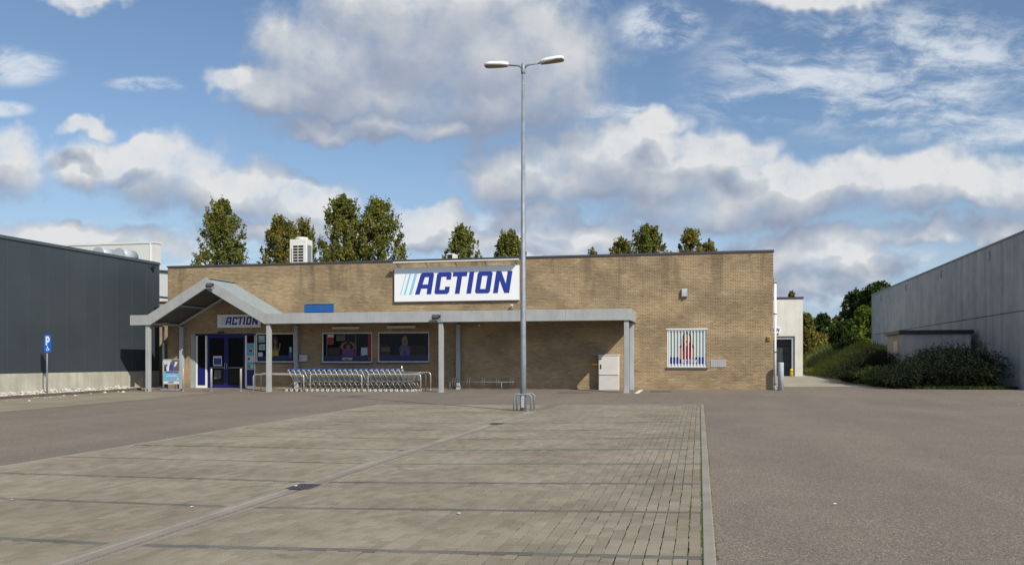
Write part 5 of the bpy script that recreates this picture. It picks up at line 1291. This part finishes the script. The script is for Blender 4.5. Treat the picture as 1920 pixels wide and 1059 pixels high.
def make_tree(lab, x, y, H, R, m, seed, ncl=150, nleaf=7500, base=.18, shape='oval', lsize=.24, cat='tree', group=None, spires=12):
    r = np.random.default_rng(seed); z = G(x, y)-.1
    t = thing('tree', lab, cat, (x, y, z), 0, group)
    # skeleton: upright limbs leaving the trunk at a steep angle
    tr = MB(); tr.tube([(0, 0, -.3), (.05*R, 0, H*.35), (0, .04*R, H*.7), (0, 0, H*.93)], [H*.017, H*.013, H*.007, H*.002], 8)
    tips = []; 
    nl = 46
    for k in range(nl):
        f0 = base*.7+(.80-base*.7)*k/nl; a = k*2.399+r.normal(0, .3)
        g_ = (f0-base*.7)/(.86-base*.7)
        if shape == 'oval': prof = min(1, .55+1.4*g_)*(1-max(0, g_))**.33+.10
        elif shape == 'cone': prof = min(1, .6+1.6*g_)*(1-max(0, g_))**.52+.08
        else: prof = .9
        L = R*prof*r.uniform(.75, 1.18); rise = L*r.uniform(.55, 1.0)
        p0 = np.array([0, 0, f0*H]); p2 = p0+np.array([math.cos(a)*L, math.sin(a)*L, min(rise, H*(1.0-f0))]); p1 = (p0+p2)/2+np.array([0, 0, -.12*L])
        tr.tube([p0, p1, p2], [H*.005, H*.0032, H*.0012], 5)
        tips.append((p0, p1, p2, L))
    tr.build('trunk', 'bark', t)
    C = []; z0 = H*base; hh = H-z0
    def env(tt):
        tt = min(max(tt, 0), 1); return R*((1-tt**(2.6 if shape == 'oval' else 2.0))**.7*min(1, .45+tt*3)+.02)
    per = 64; ncl = max(12, nleaf//per)
    lob = r.uniform(0, 6.28, 3)
    for k in range(ncl):
        tt = r.uniform(0, 1)**.85*.97; a = r.uniform(0, 6.28)
        lobe = 1+.20*math.sin(3*a+lob[0]+tt*6)+.15*math.sin(5*a+lob[1]-tt*11)+.10*math.sin(tt*31+lob[2])
        rr = env(tt)*lobe*r.uniform(0, 1)**.42
        c_ = np.array([math.cos(a)*rr, math.sin(a)*rr, z0+hh*tt]); sg = (.11+.06*R)*r.uniform(.6, 1.3)
        out = np.array([math.cos(a)*.45, math.sin(a)*.45, 1.0])*sg*r.uniform(.6, 1.9)      # clumps are drawn out along rising twigs
        u = r.uniform(-1, 1, (per, 1)); C.append(c_+out*u+r.normal(0, 1, (per, 3))*sg*.62*(1.15-.5*(u+1)/2))
    for k in range(spires*4):                                # leading shoots that break the outline
        tt = r.uniform(.35, .94); a = r.uniform(0, 6.28); rr = env(tt)*r.uniform(.8, 1.12); n_ = 30
        p0 = np.array([math.cos(a)*rr, math.sin(a)*rr, z0+hh*tt]); L_ = H*r.uniform(.03, .075)
        u = r.random((n_, 1)); C.append(p0+np.array([math.cos(a)*.25, math.sin(a)*.25, 1])*L_*u+r.normal(0, .07*R**.5, (n_, 3))*(1.2-u))
    n_ = int(nleaf/45); u = r.random((n_, 1)); C.append(np.array([0, 0, H*.9])+np.array([0, 0, H*.10])*u+r.normal(0, .10*R**.6, (n_, 3))*(1.2-u))
    C = np.concatenate(C); leaves(C, lsize, m, 'crown', t, rs=seed, up=.5, out=.9)
    return t
TG = 'row of trees behind the shop'
def rowtree(xp, ytop, wpx, Y, m, lab, seed, nleaf=7500, shape='oval', base=.15, lsize=.20):
    p = atY(xp, ytop, Y); d = Y/ray(xp, ytop).y; H = p.z-G(p.x, Y)+.1; R = wpx/2/FPX*d*1.13
    return make_tree(lab, p.x, Y, H, R, m, seed, nleaf=int(nleaf*2.3), shape=shape, base=base, lsize=lsize, group=TG)
rowtree(418, 374, 96, 62, 'leaf_maple', 'tall oval tree farthest left behind the shop roof', 11, 8500)
rowtree(527, 404, 84, 63, 'leaf_olive', 'yellowing tree just left of the tall roof unit', 12, 7000)
rowtree(566, 409, 70, 66, 'leaf_olive', 'thin olive tree rising directly behind the tall roof unit', 13, 4200, 'cone')
rowtree(645, 364, 92, 61, 'leaf_maple', 'tallest dark tree, left one of the touching pair right of the roof unit', 14, 9500)
rowtree(708, 374, 106, 62, 'leaf_maple', 'broad tree, right one of the touching pair left of the signboard', 15, 9500)
rowtree(866, 419, 90, 64, 'leaf_maple', 'rounded tree behind the small fan unit over the signboard', 16, 6500, 'cone', .1)
rowtree(957, 430, 84, 65, 'leaf_maple', 'pointed tree partly hidden by the lamp post', 17, 5500, 'cone', .1)
rowtree(1111, 463, 26, 68, 'leaf_olive', 'lone treetop sprig above the bare middle of the roof', 18, 1500, 'cone', .1)
rowtree(1168, 448, 84, 68, 'leaf_olive', 'low thin tree touching the left of the bushy pointed tree', 19, 3200, 'cone', .1)
rowtree(1213, 420, 96, 64, 'leaf_maple', 'bushy pointed tree above the right part of the roof', 20, 6500, 'oval', .1)
rowtree(1296, 430, 78, 65, 'leaf_olive', 'feathery tree farthest right behind the roof', 21, 4200, 'cone', .1)
rowtree(1330, 447, 44, 66, 'leaf_olive', 'short shoot of a tree just right of the feathery tree', 22, 2200, 'cone', .1)
# right-hand trees
def freetree(xp, ytop, wpx, Y, m, lab, seed, nleaf, shape='round', base=.1, lsize=.3):
    p = atY(xp, ytop, Y); d = Y/ray(xp, ytop).y; H = p.z-G(p.x, Y)+.1; R = wpx/2/FPX*d*1.05
    return make_tree(lab, p.x, Y, H, R, m, seed, nleaf=int(nleaf*1.4), shape=shape, base=base, lsize=lsize, group='trees beside the concrete hall')
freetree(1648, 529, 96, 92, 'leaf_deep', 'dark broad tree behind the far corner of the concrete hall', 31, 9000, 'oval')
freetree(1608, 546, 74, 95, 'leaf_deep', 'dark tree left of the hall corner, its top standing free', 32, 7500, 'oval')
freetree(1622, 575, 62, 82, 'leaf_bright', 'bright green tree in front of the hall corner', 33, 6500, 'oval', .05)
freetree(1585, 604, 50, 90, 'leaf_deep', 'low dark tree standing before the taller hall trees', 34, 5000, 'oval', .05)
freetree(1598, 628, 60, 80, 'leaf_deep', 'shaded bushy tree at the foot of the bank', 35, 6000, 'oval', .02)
freetree(1543, 590, 46, 120, 'leaf_deep', 'small far tree in the gap between depot and hall', 36, 4000, 'oval', .05, .4)
freetree(1572, 594, 40, 135, 'leaf_maple', 'small round far tree left of the hall trees', 37, 3500, 'oval', .05, .4)
freetree(1512, 588, 30, 84, 'leaf_olive', 'slender olive tree against the edge of the white depot', 38, 3000, 'oval', .05)
freetree(1530, 628, 60, 90, 'leaf_olive', 'wide low tree behind the grass bank', 39, 4500, 'oval', .02)
freetree(1484, 546, 14, 78, 'leaf_olive', 'single twig of a tree over the white depot roof', 40, 500, 'cone', .1)
# bank, grass
def bank_z(X, Y):
    e = 7.0+np.clip((Y-43.5)*-.03, -1.4, 0)                  # driveway edge
    t = sstep((X-e)/3.2)*sstep((Y-43.8)/4.0)
    return G(X, Y)-.06+t*(1.35+.35*np.sin(Y*.7)+.3*np.sin(X*1.3+Y*.4))
X, Y = np.meshgrid(np.linspace(5.4, 12.6, 25), np.linspace(43.2, 100, 60))
v = np.stack([X, Y, bank_z(X, Y)], -1).reshape(-1, 3); i = np.arange(59)[:, None]*25+np.arange(24)[None, :]
struct(npmesh('grass_bank', v, np.stack([i, i+1, i+26, i+25], -1).reshape(-1, 4), 'grass', smooth=True))
gpts = []
for _ in range(15000):
    yy = 44+50*random.random()**1.4; xx = random.uniform(5.9, 11.5)
    e = 7.0+min(0, max(-1.4, (yy-43.5)*-.03))
    if xx < e+.2: continue
    gpts.append((xx, yy, float(bank_z(np.array(xx), np.array(yy)))))
blades('long_grass', gpts, .42, .05, 'grass_blade', .45)
# arching dark shrubs
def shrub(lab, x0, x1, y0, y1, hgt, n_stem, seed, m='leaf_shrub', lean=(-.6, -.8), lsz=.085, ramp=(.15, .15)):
    r = np.random.default_rng(seed); cx, cy = (x0+x1)/2, (y0+y1)/2; zg = float(G(cx, cy))
    t = thing('shrub', lab, 'shrub', (cx, cy, zg), 0, 'dark shrubs by the concrete hall'); st = MB(); C = []
    for k in range(n_stem):
        bx = r.uniform(x0, x1)-cx; by = r.uniform(y0, y1)-cy; a = r.uniform(0, 6.28)
        u_ = (bx+cx-x0)/(x1-x0); edge = min(1, .30+.7*u_/ramp[0], .45+.55*(1-u_)/ramp[1])*(1+.10*math.sin(u_*11+seed)+.06*math.sin(u_*27))*min(1, .55+(by+cy-y0)/(.8))
        h_ = hgt*edge*r.uniform(.62, 1.08); L = r.uniform(.4, 1.1); dx, dy = math.cos(a)*L+lean[0]*.3, math.sin(a)*L*.8+lean[1]*.3
        p0 = np.array([bx, by, 0]); p1 = np.array([bx+dx*.25, by+dy*.25, h_*.8]); p2 = np.array([bx+dx*.6, by+dy*.6, h_]); p3 = np.array([bx+dx, by+dy, h_*r.uniform(.55, .9)])
        if k % 9 == 0: st.tube([p0, p1, p2, p3], [.009, .007, .005, .003], 4, smooth=False)
        u = r.random((30, 1)); line = (1-u)**3*p0+3*u*(1-u)**2*p1+3*u*u*(1-u)*p2+u**3*p3
        C.append(line+r.normal(0, .05, (30, 3)))
    st.build('stems', 'dark_bark', t); leaves(np.concatenate(C), lsz, m, 'foliage', t, rs=seed, aspect=.45); return t
bR = atY(1883, 700, 40.6).x; bL = atY(1690, 700, 41.5).x
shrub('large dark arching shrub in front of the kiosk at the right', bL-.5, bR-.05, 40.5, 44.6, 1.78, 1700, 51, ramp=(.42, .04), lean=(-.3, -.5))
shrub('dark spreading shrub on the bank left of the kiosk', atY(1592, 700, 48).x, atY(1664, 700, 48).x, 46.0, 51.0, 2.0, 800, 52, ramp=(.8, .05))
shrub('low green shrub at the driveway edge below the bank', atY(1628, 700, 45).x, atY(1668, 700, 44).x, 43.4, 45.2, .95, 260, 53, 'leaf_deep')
def shoots(lab, pts, seed):
    r = np.random.default_rng(seed); t = thing('shrub', lab, 'shrub', (pts[0][0], pts[0][1], float(G(*pts[0]))), 0, 'dark shrubs by the concrete hall'); st = MB(); C = []
    for (x, y) in pts:
        bx, by = x-pts[0][0], y-pts[0][1]; a = r.uniform(0, 6.28); h_ = r.uniform(1.6, 2.25); L = r.uniform(.3, .9)
        p0 = np.array([bx, by, .4]); p1 = np.array([bx, by, h_*.9]); p2 = np.array([bx+math.cos(a)*L*.5, by+math.sin(a)*L*.3, h_]); p3 = np.array([bx+math.cos(a)*L, by+math.sin(a)*L*.5, h_*.86])
        st.tube([p0, p1, p2, p3], [.009, .007, .005, .003], 4, smooth=False)
        u = r.random((34, 1)); C.append((1-u)**3*p0+3*u*(1-u)**2*p1+3*u*u*(1-u)*p2+u**3*p3+r.normal(0, .03, (34, 3)))
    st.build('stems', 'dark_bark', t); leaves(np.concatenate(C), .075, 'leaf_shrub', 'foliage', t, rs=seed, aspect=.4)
shoots('straggling thin arching shoots sticking up above the large dark shrub', [(random.uniform(bL+1.2, bR-.2), random.uniform(41.2, 43.2)) for _ in range(34)], 61)
# creeping growth along the foot of the shrubs
cp = []
for _ in range(2600):
    xx = random.uniform(8.2, 12.2); yy = 40.2+random.uniform(0, .6)+max(0, (9.6-xx))*1.5*random.random()
    cp.append((xx, yy, G(xx, yy)))
blades('ground_cover', cp, .12, .05, 'leaf_deep', .8)
